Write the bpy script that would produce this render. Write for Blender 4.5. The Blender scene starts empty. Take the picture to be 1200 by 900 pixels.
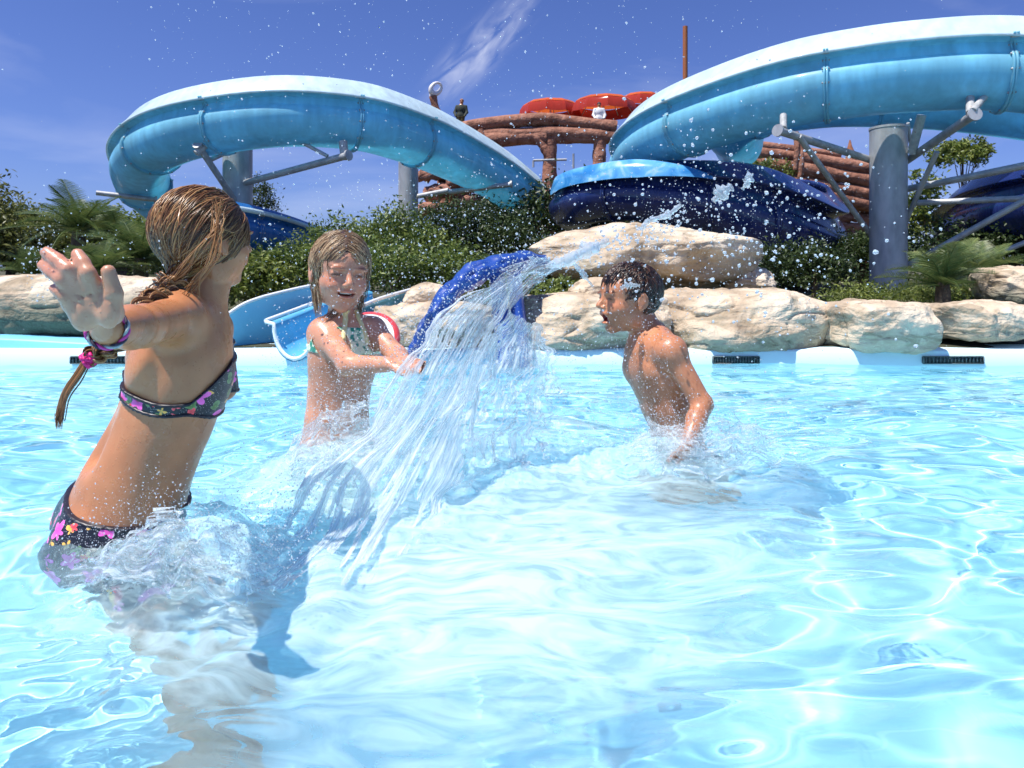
import bpy, math, random
import numpy as np
from mathutils import Vector, Matrix

# ------------------------------------------------------------------ camera, light, exposure
sc = bpy.context.scene
COL = sc.collection
random.seed(3)
rng = np.random.default_rng(3)
CAMH, FPX, HOR = 0.58, 800.0, 325.0
cam_data = bpy.data.cameras.new("camera")
cam_data.lens = 24.0; cam_data.sensor_width = 36.0
cam_data.shift_y = -125 / 1200
cam_data.clip_start = 0.02; cam_data.clip_end = 6000
cam_data.dof.use_dof = True; cam_data.dof.focus_distance = 1.7; cam_data.dof.aperture_fstop = 13.0
cam = bpy.data.objects.new("camera", cam_data); COL.objects.link(cam)
cam.location = (0, 0, CAMH); cam.rotation_euler = (math.pi / 2, 0, 0)
sc.camera = cam
EL, AZ = math.radians(66), math.radians(58)       # sun: high, from the left and behind the camera
SUN = Vector((-math.sin(AZ) * math.cos(EL), -math.cos(AZ) * math.cos(EL), math.sin(EL)))
sd = bpy.data.lights.new("sun", 'SUN'); sd.energy = 4.4; sd.angle = math.radians(0.5); sd.color = (1, .955, .89)
sd.cycles.is_caustics_light = True
so = bpy.data.objects.new("sun", sd); COL.objects.link(so)
so.rotation_euler = SUN.to_track_quat('Z', 'Y').to_euler()
wd = bpy.data.worlds.new("World"); sc.world = wd; wd.use_nodes = True
wn = wd.node_tree; WL = wn.links.new
bg = wn.nodes['Background']
sky = wn.nodes.new('ShaderNodeTexSky'); sky.sky_type = 'NISHITA'; sky.sun_disc = False
sky.sun_elevation = EL; sky.sun_rotation = math.atan2(SUN.x, SUN.y)
sky.dust_density = 0.6; sky.ozone_density = 4.0; sky.air_density = 1.0
tint = wn.nodes.new('ShaderNodeMix'); tint.data_type = 'RGBA'; tint.blend_type = 'MULTIPLY'
tint.inputs[0].default_value = 1.0; tint.inputs[7].default_value = (.57, .63, 1.03, 1)
WL(sky.outputs[0], tint.inputs[6])
geo = wn.nodes.new('ShaderNodeTexCoord')
mp = wn.nodes.new('ShaderNodeMapping'); mp.inputs['Rotation'].default_value = (0.1, -.55, 0.0); mp.inputs['Scale'].default_value = (1.5, 1.5, 6.5)
WL(geo.outputs['Generated'], mp.inputs[0])
cn = wn.nodes.new('ShaderNodeTexNoise'); cn.inputs['Scale'].default_value = 1.1; cn.inputs['Detail'].default_value = 9; cn.inputs['Distortion'].default_value = .7
WL(mp.outputs[0], cn.inputs['Vector'])
cr = wn.nodes.new('ShaderNodeMapRange'); cr.inputs['From Min'].default_value = .52; cr.inputs['From Max'].default_value = .86; cr.inputs['To Max'].default_value = .36
WL(cn.outputs[0], cr.inputs[0])
cm = wn.nodes.new('ShaderNodeMix'); cm.data_type = 'RGBA'; cm.inputs[7].default_value = (7.5, 7.8, 9.0, 1)
wm = wn.nodes.new('ShaderNodeMapping'); wm.vector_type = 'POINT'; wdir = Vector((-.045, 1, .335)).normalized(); wm.inputs['Rotation'].default_value = (0, 0, 0); wm.inputs['Location'].default_value = tuple(-wdir)
WL(geo.outputs['Generated'], wm.inputs[0]); wo = wn.nodes.new('ShaderNodeMapping'); wo.inputs['Rotation'].default_value = (0, math.radians(42), 0); WL(wm.outputs[0], wo.inputs[0]); wr = wn.nodes.new('ShaderNodeMapping'); wr.inputs['Scale'].default_value = (11, 11, 40); WL(wo.outputs[0], wr.inputs[0])
wl_ = wn.nodes.new('ShaderNodeVectorMath'); wl_.operation = 'LENGTH'; WL(wr.outputs[0], wl_.inputs[0]); wf = wn.nodes.new('ShaderNodeMapRange'); wf.interpolation_type = 'SMOOTHSTEP'; wf.inputs['From Max'].default_value = 1.6; wf.inputs['To Min'].default_value = 1; wf.inputs['To Max'].default_value = 0; WL(wl_.outputs['Value'], wf.inputs[0])
wn2 = wn.nodes.new('ShaderNodeTexNoise'); wn2.inputs['Scale'].default_value = 1.3; wn2.inputs['Detail'].default_value = 9; wn2.inputs['Distortion'].default_value = .8; WL(wr.outputs[0], wn2.inputs['Vector']); wq = wn.nodes.new('ShaderNodeMapRange'); wq.inputs['From Min'].default_value = .38; wq.inputs['From Max'].default_value = .8; wq.inputs['To Max'].default_value = .7; WL(wn2.outputs[0], wq.inputs[0])
wx = wn.nodes.new('ShaderNodeMath'); wx.operation = 'MULTIPLY'; WL(wf.outputs[0], wx.inputs[0]); WL(wq.outputs[0], wx.inputs[1]); wy = wn.nodes.new('ShaderNodeMath'); wy.operation = 'MAXIMUM'; WL(wx.outputs[0], wy.inputs[0]); WL(cr.outputs[0], wy.inputs[1]); WL(wy.outputs[0], cm.inputs[0]); WL(tint.outputs[2], cm.inputs[6])
WL(cm.outputs[2], bg.inputs[0]); bg.inputs[1].default_value = 0.085
sc.view_settings.view_transform = 'Standard'; sc.view_settings.look = 'None'
sc.view_settings.exposure = 0.64; sc.view_settings.gamma = 1.0
sc.cycles.max_bounces = 14; sc.cycles.transparent_max_bounces = 16; sc.cycles.transmission_bounces = 12
sc.cycles.use_denoising = True; sc.cycles.sample_clamp_indirect = 8

def P(px, py, d):            # a place in the world: d metres ahead of the lens
    return np.array([(px - 600) / FPX * d, d, CAMH + (HOR - py) / FPX * d])
def R(px, d): return px / FPX * d

# ------------------------------------------------------------------ mesh helpers
def mesh_np(name, V, F, mat=None, parent=None, smooth=True, cols=None, attr=None):
    V = np.asarray(V, dtype=np.float32).reshape(-1, 3); F = np.asarray(F, dtype=np.int32)
    m = bpy.data.meshes.new(name); n, k = F.shape
    m.vertices.add(len(V)); m.vertices.foreach_set('co', V.ravel())
    m.loops.add(n * k); m.loops.foreach_set('vertex_index', F.ravel())
    m.polygons.add(n); m.polygons.foreach_set('loop_start', np.arange(0, n * k, k, dtype=np.int32))
    if smooth: m.polygons.foreach_set('use_smooth', np.ones(n, dtype=bool))
    m.update(calc_edges=True); m.validate(clean_customdata=False)
    if cols is not None:
        a = m.color_attributes.new('Col', 'FLOAT_COLOR', 'POINT')
        c = np.ones((len(V), 4), dtype=np.float32); c[:, :cols.shape[1]] = cols; a.data.foreach_set('color', c.ravel())
    if attr is not None:
        for an, av in attr.items():
            a = m.attributes.new(an, 'FLOAT', 'POINT'); a.data.foreach_set('value', np.asarray(av, dtype=np.float32).ravel())
    o = bpy.data.objects.new(name, m); COL.objects.link(o)
    if mat: m.materials.append(mat)
    if parent: o.parent = parent
    return o

class MB:                     # collects shapes, builds one mesh
    def __init__(s): s.V = []; s.F3 = []; s.F4 = []; s.n = 0; s.C = []
    def add(s, V, F, c=None):
        V = np.asarray(V, float).reshape(-1, 3); F = np.asarray(F, int)
        (s.F4 if F.shape[1] == 4 else s.F3).append(F + s.n); s.V.append(V); s.n += len(V)
        if c is not None: s.C.append(np.broadcast_to(np.asarray(c, float), (len(V), 3)))
    def build(s, name, mat=None, parent=None, smooth=True):
        V = np.concatenate(s.V); T = []
        if s.F4:
            q = np.concatenate(s.F4)
            if not s.F3: return mesh_np(name, V, q, mat, parent, smooth, np.concatenate(s.C) if s.C else None)
            T += [q[:, [0, 1, 2]], q[:, [0, 2, 3]]]
        T += s.F3
        return mesh_np(name, V, np.concatenate(T), mat, parent, smooth, np.concatenate(s.C) if s.C else None)

def catmull(pts, n):
    p = np.asarray(pts, float); p = np.vstack([2 * p[0] - p[1], p, 2 * p[-1] - p[-2]])
    m = len(p) - 3; t = np.linspace(0, m, n); i = np.minimum(t.astype(int), m - 1); u = (t - i)[:, None]
    a, b, c, d = p[i], p[i + 1], p[i + 2], p[i + 3]
    return .5 * (2 * b + (c - a) * u + (2 * a - 5 * b + 4 * c - d) * u**2 + (3 * b - a - 3 * c + d) * u**3)
def grid_faces(nr, nc, close=False):
    i = np.arange(nr * nc).reshape(nr, nc)
    if close: i = np.hstack([i, i[:, :1]])
    return np.stack([i[:-1, :-1], i[:-1, 1:], i[1:, 1:], i[1:, :-1]], -1).reshape(-1, 4)
def tube(mb, pts, rad, seg=10, c=None, caps=True, flat=None):
    p = np.asarray(pts, float); n = len(p); rad = np.broadcast_to(np.asarray(rad, float), (n,))
    t = np.gradient(p, axis=0); t /= np.linalg.norm(t, axis=1)[:, None] + 1e-9
    ref = np.array([0, 0, 1.]) if abs(t[:, 2]).mean() < .8 else np.array([0, 1., 0.])
    a = np.cross(t, ref); a /= np.linalg.norm(a, axis=1)[:, None] + 1e-9; b = np.cross(a, t)
    th = np.linspace(0, 2 * np.pi, seg, endpoint=False)
    V = p[:, None] + rad[:, None, None] * (np.cos(th)[None, :, None] * a[:, None] + (flat or 1) * np.sin(th)[None, :, None] * b[:, None])
    F = grid_faces(n, seg, True); V = V.reshape(-1, 3)
    mb.add(V, F, c)
    if caps:
        for r0, fl in ((0, 1), (n - 1, 0)):
            ring = V[r0 * seg:(r0 + 1) * seg]; cc = ring.mean(0)
            k = np.arange(seg); k2 = (k + 1) % seg
            f = np.stack([k, k2, np.full(seg, seg)], -1)
            mb.add(np.vstack([ring, cc]), f if fl else f[:, ::-1], c)
def box(mb, c, s, rot=None, c3=None):
    s = np.asarray(s, float) / 2
    v = np.array([[x, y, z] for x in (-1, 1) for y in (-1, 1) for z in (-1, 1)], float) * s
    if rot is not None: v = v @ np.asarray(rot).T
    mb.add(v + np.asarray(c), [[0, 1, 3, 2], [4, 6, 7, 5], [0, 4, 5, 1], [2, 3, 7, 6], [0, 2, 6, 4], [1, 5, 7, 3]], c3)
def rotz(a): return np.array([[math.cos(a), -math.sin(a), 0], [math.sin(a), math.cos(a), 0], [0, 0, 1.]])

def hash3(i, j, k, s=0):
    h = (i * 374761393 + j * 668265263 + k * 2147483647 + s * 1274126177) & 0xFFFFFFFF
    h = ((h ^ (h >> 13)) * 1274126177) & 0xFFFFFFFF
    h = ((h ^ (h >> 16)) * 2246822519) & 0xFFFFFFFF
    return ((h ^ (h >> 15)) & 0xFFFFFF) / float(0xFFFFFF)
def vnoise(p, s=0):
    p = np.asarray(p, float); i = np.floor(p).astype(np.int64); f = p - i; f = f * f * f * (f * (f * 6 - 15) + 10)
    x, y, z = i[..., 0], i[..., 1], i[..., 2]; u, v, w = f[..., 0], f[..., 1], f[..., 2]
    H = lambda a, b, c: hash3(x + a, y + b, z + c, s)
    l = lambda a, b, t: a + (b - a) * t
    return l(l(l(H(0,0,0), H(1,0,0), u), l(H(0,1,0), H(1,1,0), u), v), l(l(H(0,0,1), H(1,0,1), u), l(H(0,1,1), H(1,1,1), u), v), w) * 2 - 1
def fbm(p, o=4, s=0):
    r = 0; a = 1; p = np.asarray(p, float)
    for k in range(o): r = r + a * vnoise(p * 2**k + 17.3 * k, s + k); a *= .5
    return r

# ------------------------------------------------------------------ materials
def mat(name, color=(.5, .5, .5), rough=.5, fn=None, **kw):
    m = bpy.data.materials.new(name); m.use_nodes = True; t = m.node_tree; b = t.nodes['Principled BSDF']
    b.inputs['Base Color'].default_value = (*color, 1); b.inputs['Roughness'].default_value = rough
    for k, v in kw.items(): b.inputs[k.replace('_', ' ')].default_value = v
    if fn: fn(t, b)
    return m
def N(t, typ, **kw):
    n = t.nodes.new('ShaderNode' + typ)
    for k, v in kw.items():
        if k in n.inputs: n.inputs[k].default_value = v
        else: setattr(n, k, v)
    return n
def ramp(t, stops):
    r = t.nodes.new('ShaderNodeValToRGB'); e = r.color_ramp.elements
    while len(e) < len(stops): e.new(.5)
    for k, (p, c) in enumerate(stops): e[k].position = p; e[k].color = (*c, 1)
    return r
def noisecol(stops, scale=5, detail=6, bump=.0, bscale=None, stretch=(1, 1, 1), dist=.0, attr=False, bdist=.02):
    def fn(t, b):
        tc = N(t, 'TexCoord'); m_ = N(t, 'Mapping'); m_.inputs['Scale'].default_value = stretch; t.links.new(tc.outputs['Object'], m_.inputs[0])
        n = N(t, 'TexNoise', Scale=scale, Detail=detail, Distortion=dist); t.links.new(m_.outputs[0], n.inputs['Vector'])
        r = ramp(t, stops); t.links.new(n.outputs[0], r.inputs[0]); out = r.outputs[0]
        if attr:
            a = N(t, 'VertexColor', layer_name='Col'); mx = N(t, 'Mix', data_type='RGBA', blend_type='MULTIPLY'); mx.inputs[0].default_value = 1
            t.links.new(out, mx.inputs[6]); t.links.new(a.outputs[0], mx.inputs[7]); out = mx.outputs[2]
        t.links.new(out, b.inputs['Base Color'])
        if bump:
            n2 = N(t, 'TexNoise', Scale=bscale or scale * 3, Detail=8); t.links.new(m_.outputs[0], n2.inputs['Vector'])
            bp = N(t, 'Bump', Strength=bump, Distance=bdist); t.links.new(n2.outputs[0], bp.inputs['Height']); t.links.new(bp.outputs[0], b.inputs['Normal'])
    return fn

# ------------------------------------------------------------------ tagging
def tag(o, label, cat, group=None, kind=None):
    if label: o['label'] = label
    if cat: o['category'] = cat
    if group: o['group'] = group
    if kind: o['kind'] = kind
    return o
def empty(name, loc=(0, 0, 0)):
    o = bpy.data.objects.new(name, None); COL.objects.link(o); o.location = [float(x) for x in loc]; o.empty_display_size = .1; return o
def adopt(root, *objs):                    # parts built in world coordinates keep their place under the root
    for o in objs:
        o.parent = root; o.matrix_parent_inverse = Matrix.Translation(-Vector(root.location))
def copyobj(o, parent=None):
    c = o.copy(); COL.objects.link(c); c.parent = parent; return c

# ------------------------------------------------------------------ implicit surfaces for bodies
class SDF:
    def __init__(s, lo, hi, h, cap=.035):
        s.lo = np.asarray(lo, float); s.h = h; s.n = np.ceil((np.asarray(hi) - s.lo) / h).astype(int) + 1
        s.F = np.full(s.n, cap, dtype=np.float32); s.cap = cap
    def block(s, lo, hi):
        m = s.cap + .012
        a = np.clip(np.floor((np.asarray(lo) - m - s.lo) / s.h).astype(int), 0, s.n); b = np.clip(np.ceil((np.asarray(hi) + m - s.lo) / s.h).astype(int) + 1, 0, s.n)
        g = [s.lo[i] + s.h * np.arange(a[i], b[i]) for i in range(3)]
        sl = tuple(slice(a[i], b[i]) for i in range(3))
        return sl, (g[0][:, None, None], g[1][None, :, None], g[2][None, None, :])
    def comb(s, sl, d, k, sub=False):
        a = s.F[sl]
        if a.size == 0: return
        if sub:
            h = np.clip(.5 - .5 * (a + d) / k, 0, 1); s.F[sl] = a + (-d - a) * h + k * h * (1 - h)
        else:
            h = np.clip(.5 + .5 * (d - a) / k, 0, 1); s.F[sl] = np.minimum(d + (a - d) * h - k * h * (1 - h), s.cap)
    def cone(s, a, b, ra, rb, k=.015, sub=False):
        a = np.asarray(a, float); b = np.asarray(b, float); r = max(ra, rb)
        sl, (x, y, z) = s.block(np.minimum(a, b) - r, np.maximum(a, b) + r); ab = b - a; L = max(ab @ ab, 1e-9)
        px, py, pz = x - a[0], y - a[1], z - a[2]
        t = np.clip((px * ab[0] + py * ab[1] + pz * ab[2]) / L, 0, 1)
        d = np.sqrt((px - t * ab[0])**2 + (py - t * ab[1])**2 + (pz - t * ab[2])**2) - (ra + (rb - ra) * t)
        s.comb(sl, d, k, sub)
    def ell(s, c, r, M=np.eye(3), k=.02, sub=False):     # M rows: local axes
        c = np.asarray(c, float); r = np.asarray(r, float); M = np.asarray(M); e = np.sqrt(((M * r[:, None])**2).sum(0))
        sl, (x, y, z) = s.block(c - e, c + e); px, py, pz = x - c[0], y - c[1], z - c[2]
        q = [M[i, 0] * px + M[i, 1] * py + M[i, 2] * pz for i in range(3)]
        k0 = np.sqrt(sum((q[i] / r[i])**2 for i in range(3))); k1 = np.sqrt(sum((q[i] / r[i]**2)**2 for i in range(3))) + 1e-6
        s.comb(sl, k0 * (k0 - 1) / k1, k, sub)
    def coords(s):
        g = [s.lo[i] + s.h * np.arange(s.n[i]) for i in range(3)]
        return g[0][:, None, None], g[1][None, :, None], g[2][None, None, :]
    def mesh(s, F=None):
        F = s.F if F is None else F
        I = F < 0; c = [slice(None, -1), slice(1, None)]
        cnt = sum(I[c[i], c[j], c[k]].astype(np.int8) for i in (0, 1) for j in (0, 1) for k in (0, 1))
        act = (cnt > 0) & (cnt < 8); idx = np.argwhere(act); vid = -np.ones(act.shape, dtype=np.int64); vid[act] = np.arange(len(idx))
        acc = np.zeros((len(idx), 3)); w = np.zeros(len(idx)); X, Y, Z = idx.T
        cor = [(i, j, k) for i in (0, 1) for j in (0, 1) for k in (0, 1)]
        for a in cor:
            for ax in range(3):
                if a[ax]: continue
                b = list(a); b[ax] = 1
                fa = F[X + a[0], Y + a[1], Z + a[2]]; fb = F[X + b[0], Y + b[1], Z + b[2]]
                m = (fa < 0) != (fb < 0); t = np.where(m, fa / np.where(fa == fb, 1, fa - fb), 0)
                p = np.tile(np.array(a, float), (len(idx), 1)); p[:, ax] = t
                acc[m] += p[m]; w[m] += 1
        V = s.lo + s.h * (idx + acc / w[:, None]); Q = []
        for ax in range(3):
            o1, o2 = [(1, 2), (2, 0), (0, 1)][ax]
            sa = [slice(None)] * 3; sb = [slice(None)] * 3; sa[ax] = slice(None, -1); sb[ax] = slice(1, None)
            for q in (o1, o2): sa[q] = slice(1, -1); sb[q] = slice(1, -1)
            A = I[tuple(sa)]; B = I[tuple(sb)]
            for flip, mm in ((0, A & ~B), (1, ~A & B)):
                e = np.argwhere(mm)
                if not len(e): continue
                e[:, o1] += 1; e[:, o2] += 1
                def g(d1, d2):
                    f = e.copy(); f[:, o1] -= d1; f[:, o2] -= d2; return vid[f[:, 0], f[:, 1], f[:, 2]]
                q = np.stack([g(1, 1), g(0, 1), g(0, 0), g(1, 0)], -1)
                Q.append(q[:, ::-1] if flip else q)
        return V, np.concatenate(Q)

def frame(f, up=(0, 0, 1)):                 # rows: right, forward, up
    f = np.asarray(f, float); f /= np.linalg.norm(f); r = np.cross(f, up); r /= np.linalg.norm(r); return np.stack([r, f, np.cross(r, f)])
# ------------------------------------------------------------------ palette
def slide_mat(name, col, tr=.3, rough=.16):
    def fn(t, b):
        tc = N(t, 'TexCoord'); n = N(t, 'TexNoise', Scale=1.3, Detail=5); t.links.new(tc.outputs['Object'], n.inputs['Vector'])
        n3 = N(t, 'TexNoise', Scale=9, Detail=6); mp_ = N(t, 'Mapping'); mp_.inputs['Scale'].default_value = (1, 1, .15); t.links.new(tc.outputs['Object'], mp_.inputs[0]); t.links.new(mp_.outputs[0], n3.inputs['Vector'])
        ad = N(t, 'Math', operation='MULTIPLY'); t.links.new(n.outputs[0], ad.inputs[0]); t.links.new(n3.outputs[0], ad.inputs[1])
        d = tuple(x * .8 for x in col); e = tuple(min(1, x * 1.15 + .01) for x in col)
        r = ramp(t, [(.1, d), (.42, e)]); t.links.new(ad.outputs[0], r.inputs[0]); t.links.new(r.outputs[0], b.inputs['Base Color'])
        r2 = N(t, 'MapRange'); r2.inputs['To Min'].default_value = rough; r2.inputs['To Max'].default_value = rough + .25; t.links.new(n3.outputs[0], r2.inputs[0]); t.links.new(r2.outputs[0], b.inputs['Roughness'])
        tl = N(t, 'BsdfTranslucent'); t.links.new(r.outputs[0], tl.inputs[0]); mx = N(t, 'MixShader'); mx.inputs[0].default_value = tr
        t.links.new(b.outputs[0], mx.inputs[1]); t.links.new(tl.outputs[0], mx.inputs[2]); t.links.new(mx.outputs[0], t.nodes['Material Output'].inputs[0])
    return mat(name, col, rough, fn, Coat_Weight=.4, Coat_Roughness=.08)
M_CYAN = slide_mat('cyan fibreglass', (.29, .71, .87), .45, .36)
M_NAVY = slide_mat('navy fibreglass', (.009, .022, .125), .05, .14)
M_BLUE = slide_mat('mid blue fibreglass', (.02, .17, .50), .2)
M_ROYAL = slide_mat('royal blue plastic', (.010, .065, .34), .12, .25)
M_POOLBLUE = mat('pool side blue paint', rough=.45, fn=noisecol([(.3, (.16, .52, .74)), (.7, (.24, .64, .83))], 2, 5, .1))
M_STEEL = mat('galvanised steel', rough=.5, Metallic=.35, fn=noisecol([(.3, (.30, .31, .32)), (.55, (.42, .43, .44)), (.8, (.50, .50, .50))], 9, 8, .1, stretch=(1, 1, .4)))
M_WHITE = mat('white gelcoat', (.8, .82, .82), .3)
M_RUST = mat('painted bracket metal', rough=.6, fn=noisecol([(.35, (.30, .31, .31)), (.62, (.45, .45, .44)), (.72, (.22, .12, .07))], 20, 6, .1))
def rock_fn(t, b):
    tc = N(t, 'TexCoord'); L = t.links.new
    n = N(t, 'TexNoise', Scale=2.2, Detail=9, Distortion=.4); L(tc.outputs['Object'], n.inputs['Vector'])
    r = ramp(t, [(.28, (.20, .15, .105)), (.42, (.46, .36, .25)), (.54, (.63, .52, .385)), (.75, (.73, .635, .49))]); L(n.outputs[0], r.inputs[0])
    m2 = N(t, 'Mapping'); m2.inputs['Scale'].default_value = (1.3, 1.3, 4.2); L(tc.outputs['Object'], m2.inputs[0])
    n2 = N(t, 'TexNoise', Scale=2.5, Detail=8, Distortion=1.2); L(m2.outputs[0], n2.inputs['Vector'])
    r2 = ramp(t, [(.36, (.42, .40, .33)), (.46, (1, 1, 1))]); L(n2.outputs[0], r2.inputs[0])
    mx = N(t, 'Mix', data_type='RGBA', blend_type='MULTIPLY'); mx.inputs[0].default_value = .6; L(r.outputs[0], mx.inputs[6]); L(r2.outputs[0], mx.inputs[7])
    a = N(t, 'Attribute', attribute_name='algae_shade'); ad = N(t, 'Math', operation='MULTIPLY_ADD'); L(n.outputs[0], ad.inputs[0]); ad.inputs[1].default_value = 1.6; L(a.outputs['Fac'], ad.inputs[2])
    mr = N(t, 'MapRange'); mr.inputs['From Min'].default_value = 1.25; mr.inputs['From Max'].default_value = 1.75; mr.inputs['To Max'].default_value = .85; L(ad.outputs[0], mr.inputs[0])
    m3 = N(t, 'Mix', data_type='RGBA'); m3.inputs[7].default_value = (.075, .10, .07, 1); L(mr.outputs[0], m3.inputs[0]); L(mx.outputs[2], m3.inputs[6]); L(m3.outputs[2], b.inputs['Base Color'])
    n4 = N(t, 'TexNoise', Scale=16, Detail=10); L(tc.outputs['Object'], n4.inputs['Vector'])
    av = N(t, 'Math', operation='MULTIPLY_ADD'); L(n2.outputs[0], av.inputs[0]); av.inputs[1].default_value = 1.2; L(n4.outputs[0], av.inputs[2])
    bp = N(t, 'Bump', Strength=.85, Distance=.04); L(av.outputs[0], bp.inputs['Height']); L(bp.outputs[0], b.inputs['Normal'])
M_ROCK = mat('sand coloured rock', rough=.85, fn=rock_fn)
M_LOG = mat('red brown log', rough=.85, fn=noisecol([(.25, (.10, .04, .025)), (.45, (.27, .115, .07)), (.65, (.36, .17, .11)), (.85, (.46, .26, .18))], 4, 9, .8, 10, (1, 1, 1), .8, bdist=.06))
M_REDSTONE = mat('red brown stone', rough=.9, fn=noisecol([(.3, (.14, .06, .04)), (.55, (.33, .15, .10)), (.8, (.45, .26, .19))], 3, 9, .9, 7, (1, 1, 3), .5, bdist=.08))
M_POST = mat('brown timber', rough=.8, fn=noisecol([(.3, (.16, .06, .03)), (.7, (.34, .13, .06))], 6, 6, .3))
M_SOIL = mat('ground', rough=.95, fn=noisecol([(.3, (.035, .03, .02)), (.5, (.06, .065, .03)), (.7, (.11, .10, .06))], 3, 10, .5, 14))
def leaf_mat(name, cols, tr=.35):
    def fn(t, b):
        a = N(t, 'VertexColor', layer_name='Col'); n = N(t, 'TexNoise', Scale=3, Detail=3); tc = N(t, 'TexCoord'); t.links.new(tc.outputs['Object'], n.inputs['Vector'])
        r = ramp(t, [(.3, cols[0]), (.5, cols[1]), (.7, cols[2])]); sp = N(t, 'SeparateColor'); t.links.new(a.outputs[0], sp.inputs[0])
        ad = N(t, 'Math', operation='MULTIPLY_ADD'); t.links.new(sp.outputs[0], ad.inputs[0]); ad.inputs[1].default_value = .5
        ad2 = N(t, 'Math', operation='MULTIPLY'); ad2.inputs[1].default_value = .5; t.links.new(n.outputs[0], ad2.inputs[0]); t.links.new(ad2.outputs[0], ad.inputs[2])
        t.links.new(ad.outputs[0], r.inputs[0]); t.links.new(r.outputs[0], b.inputs['Base Color'])
        tl = N(t, 'BsdfTranslucent'); t.links.new(r.outputs[0], tl.inputs[0]); mx = N(t, 'MixShader'); mx.inputs[0].default_value = tr
        t.links.new(b.outputs[0], mx.inputs[1]); t.links.new(tl.outputs[0], mx.inputs[2]); t.links.new(mx.outputs[0], t.nodes['Material Output'].inputs[0])
    return mat(name, cols[1], .45, fn)
M_HEDGE = leaf_mat('hedge leaves', [(.05, .09, .02), (.13, .19, .04), (.26, .32, .08)])
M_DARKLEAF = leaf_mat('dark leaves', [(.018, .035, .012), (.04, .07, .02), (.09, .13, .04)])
M_OLIVE = leaf_mat('olive leaves', [(.07, .09, .022), (.14, .16, .04), (.24, .25, .08)])
M_YELLEAF = leaf_mat('yellow green leaves', [(.08, .12, .02), (.16, .21, .04), (.27, .31, .07)])
M_FROND = leaf_mat('cycad leaves', [(.05, .09, .03), (.10, .16, .05), (.22, .26, .08)], .25)
M_BARK = mat('bark', rough=.9, fn=noisecol([(.3, (.05, .035, .022)), (.7, (.16, .12, .08))], 12, 6, .6))

# ------------------------------------------------------------------ ground, hills, pool
def ground_z(x, y):
    yy = np.clip(y, 4.6, 400)
    z = .10 + .055 * (yy - 4.6) * (yy < 9) + (yy >= 9) * (.242 + .02 * (np.minimum(yy, 60) - 9))
    return z + .03 * vnoise(np.stack([x * .5, y * .5, 0 * x], -1), 4) * (y < 80)
ys = np.concatenate([np.linspace(4.62, 30, 90), np.geomspace(31, 5000, 50)]); us = np.linspace(-1, 1, 121)
YY = np.repeat(ys[:, None], 121, 1); XX = us[None] * (22 + ys[:, None] * 1.6)
g = mesh_np('ground', np.stack([XX, YY, ground_z(XX, YY)], -1), grid_faces(140, 121)[:, ::-1], M_SOIL); g['kind'] = 'structure'
M_HILL = mat('wooded hill with painted haze', rough=1, fn=noisecol([(.35, (.075, .11, .19)), (.65, (.10, .14, .21))], .01, 6))  # distance haze put into the colour as muted blue
hx = np.linspace(-1600, 900, 140); hr = 90 + 38 * fbm(np.stack([hx / 260, 0 * hx, 0 * hx], -1), 5, 9) + 20 * np.exp(-((hx + 440) / 130)**2)
hv = np.stack([np.stack([hx, 1500 + 0 * hx, 0 * hx], -1), np.stack([hx, 1640 + 0 * hx, hr * .7], -1), np.stack([hx, 1760 + 0 * hx, hr], -1), np.stack([hx, 2100 + 0 * hx, 0 * hx], -1)])
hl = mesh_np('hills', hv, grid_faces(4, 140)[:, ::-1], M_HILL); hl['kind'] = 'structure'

WALL_Y, FLOOR_Z = 4.5, -.46
def floor_fn(t, b):
    noisecol([(.3, (.37, .72, .84)), (.7, (.46, .79, .885))], 1.5, 6, .05)(t, b); L = t.links.new
    src = b.inputs['Base Color'].links[0].from_socket; gp = N(t, 'NewGeometry'); sx = N(t, 'SeparateXYZ'); L(gp.outputs['Position'], sx.inputs[0])
    mr = N(t, 'MapRange'); mr.inputs['From Min'].default_value = -.34; mr.inputs['From Max'].default_value = -.30; L(sx.outputs[2], mr.inputs[0]); mx = N(t, 'Mix', data_type='RGBA'); mx.inputs[7].default_value = (.66, .88, .92, 1)
    L(mr.outputs[0], mx.inputs[0]); L(src, mx.inputs[6]); L(mx.outputs[2], b.inputs['Base Color'])
M_FLOOR = mat('pool floor paint', rough=.7, fn=floor_fn)
mb = MB()
xs = np.linspace(-14, 14, 60); prof = [(-9, FLOOR_Z), (-4, FLOOR_Z), (0, FLOOR_Z), (WALL_Y - .12, FLOOR_Z), (WALL_Y - .03, FLOOR_Z + .03), (WALL_Y, FLOOR_Z + .12), (WALL_Y, -.02), (WALL_Y + .005, .085), (WALL_Y + .02, .10), (WALL_Y + .3, .115)]
fl = mesh_np('pool_floor', np.stack([np.stack([xs, np.full(60, a), np.full(60, b) + (.008 * vnoise(np.stack([xs * 2, xs * 0 + a, xs * 0], -1)) if b > .05 else 0)], -1) for a, b in prof]), grid_faces(len(prof), 60)[:, ::-1], M_FLOOR)
fl['kind'] = 'structure'; fl.cycles.is_caustics_receiver = True

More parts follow.
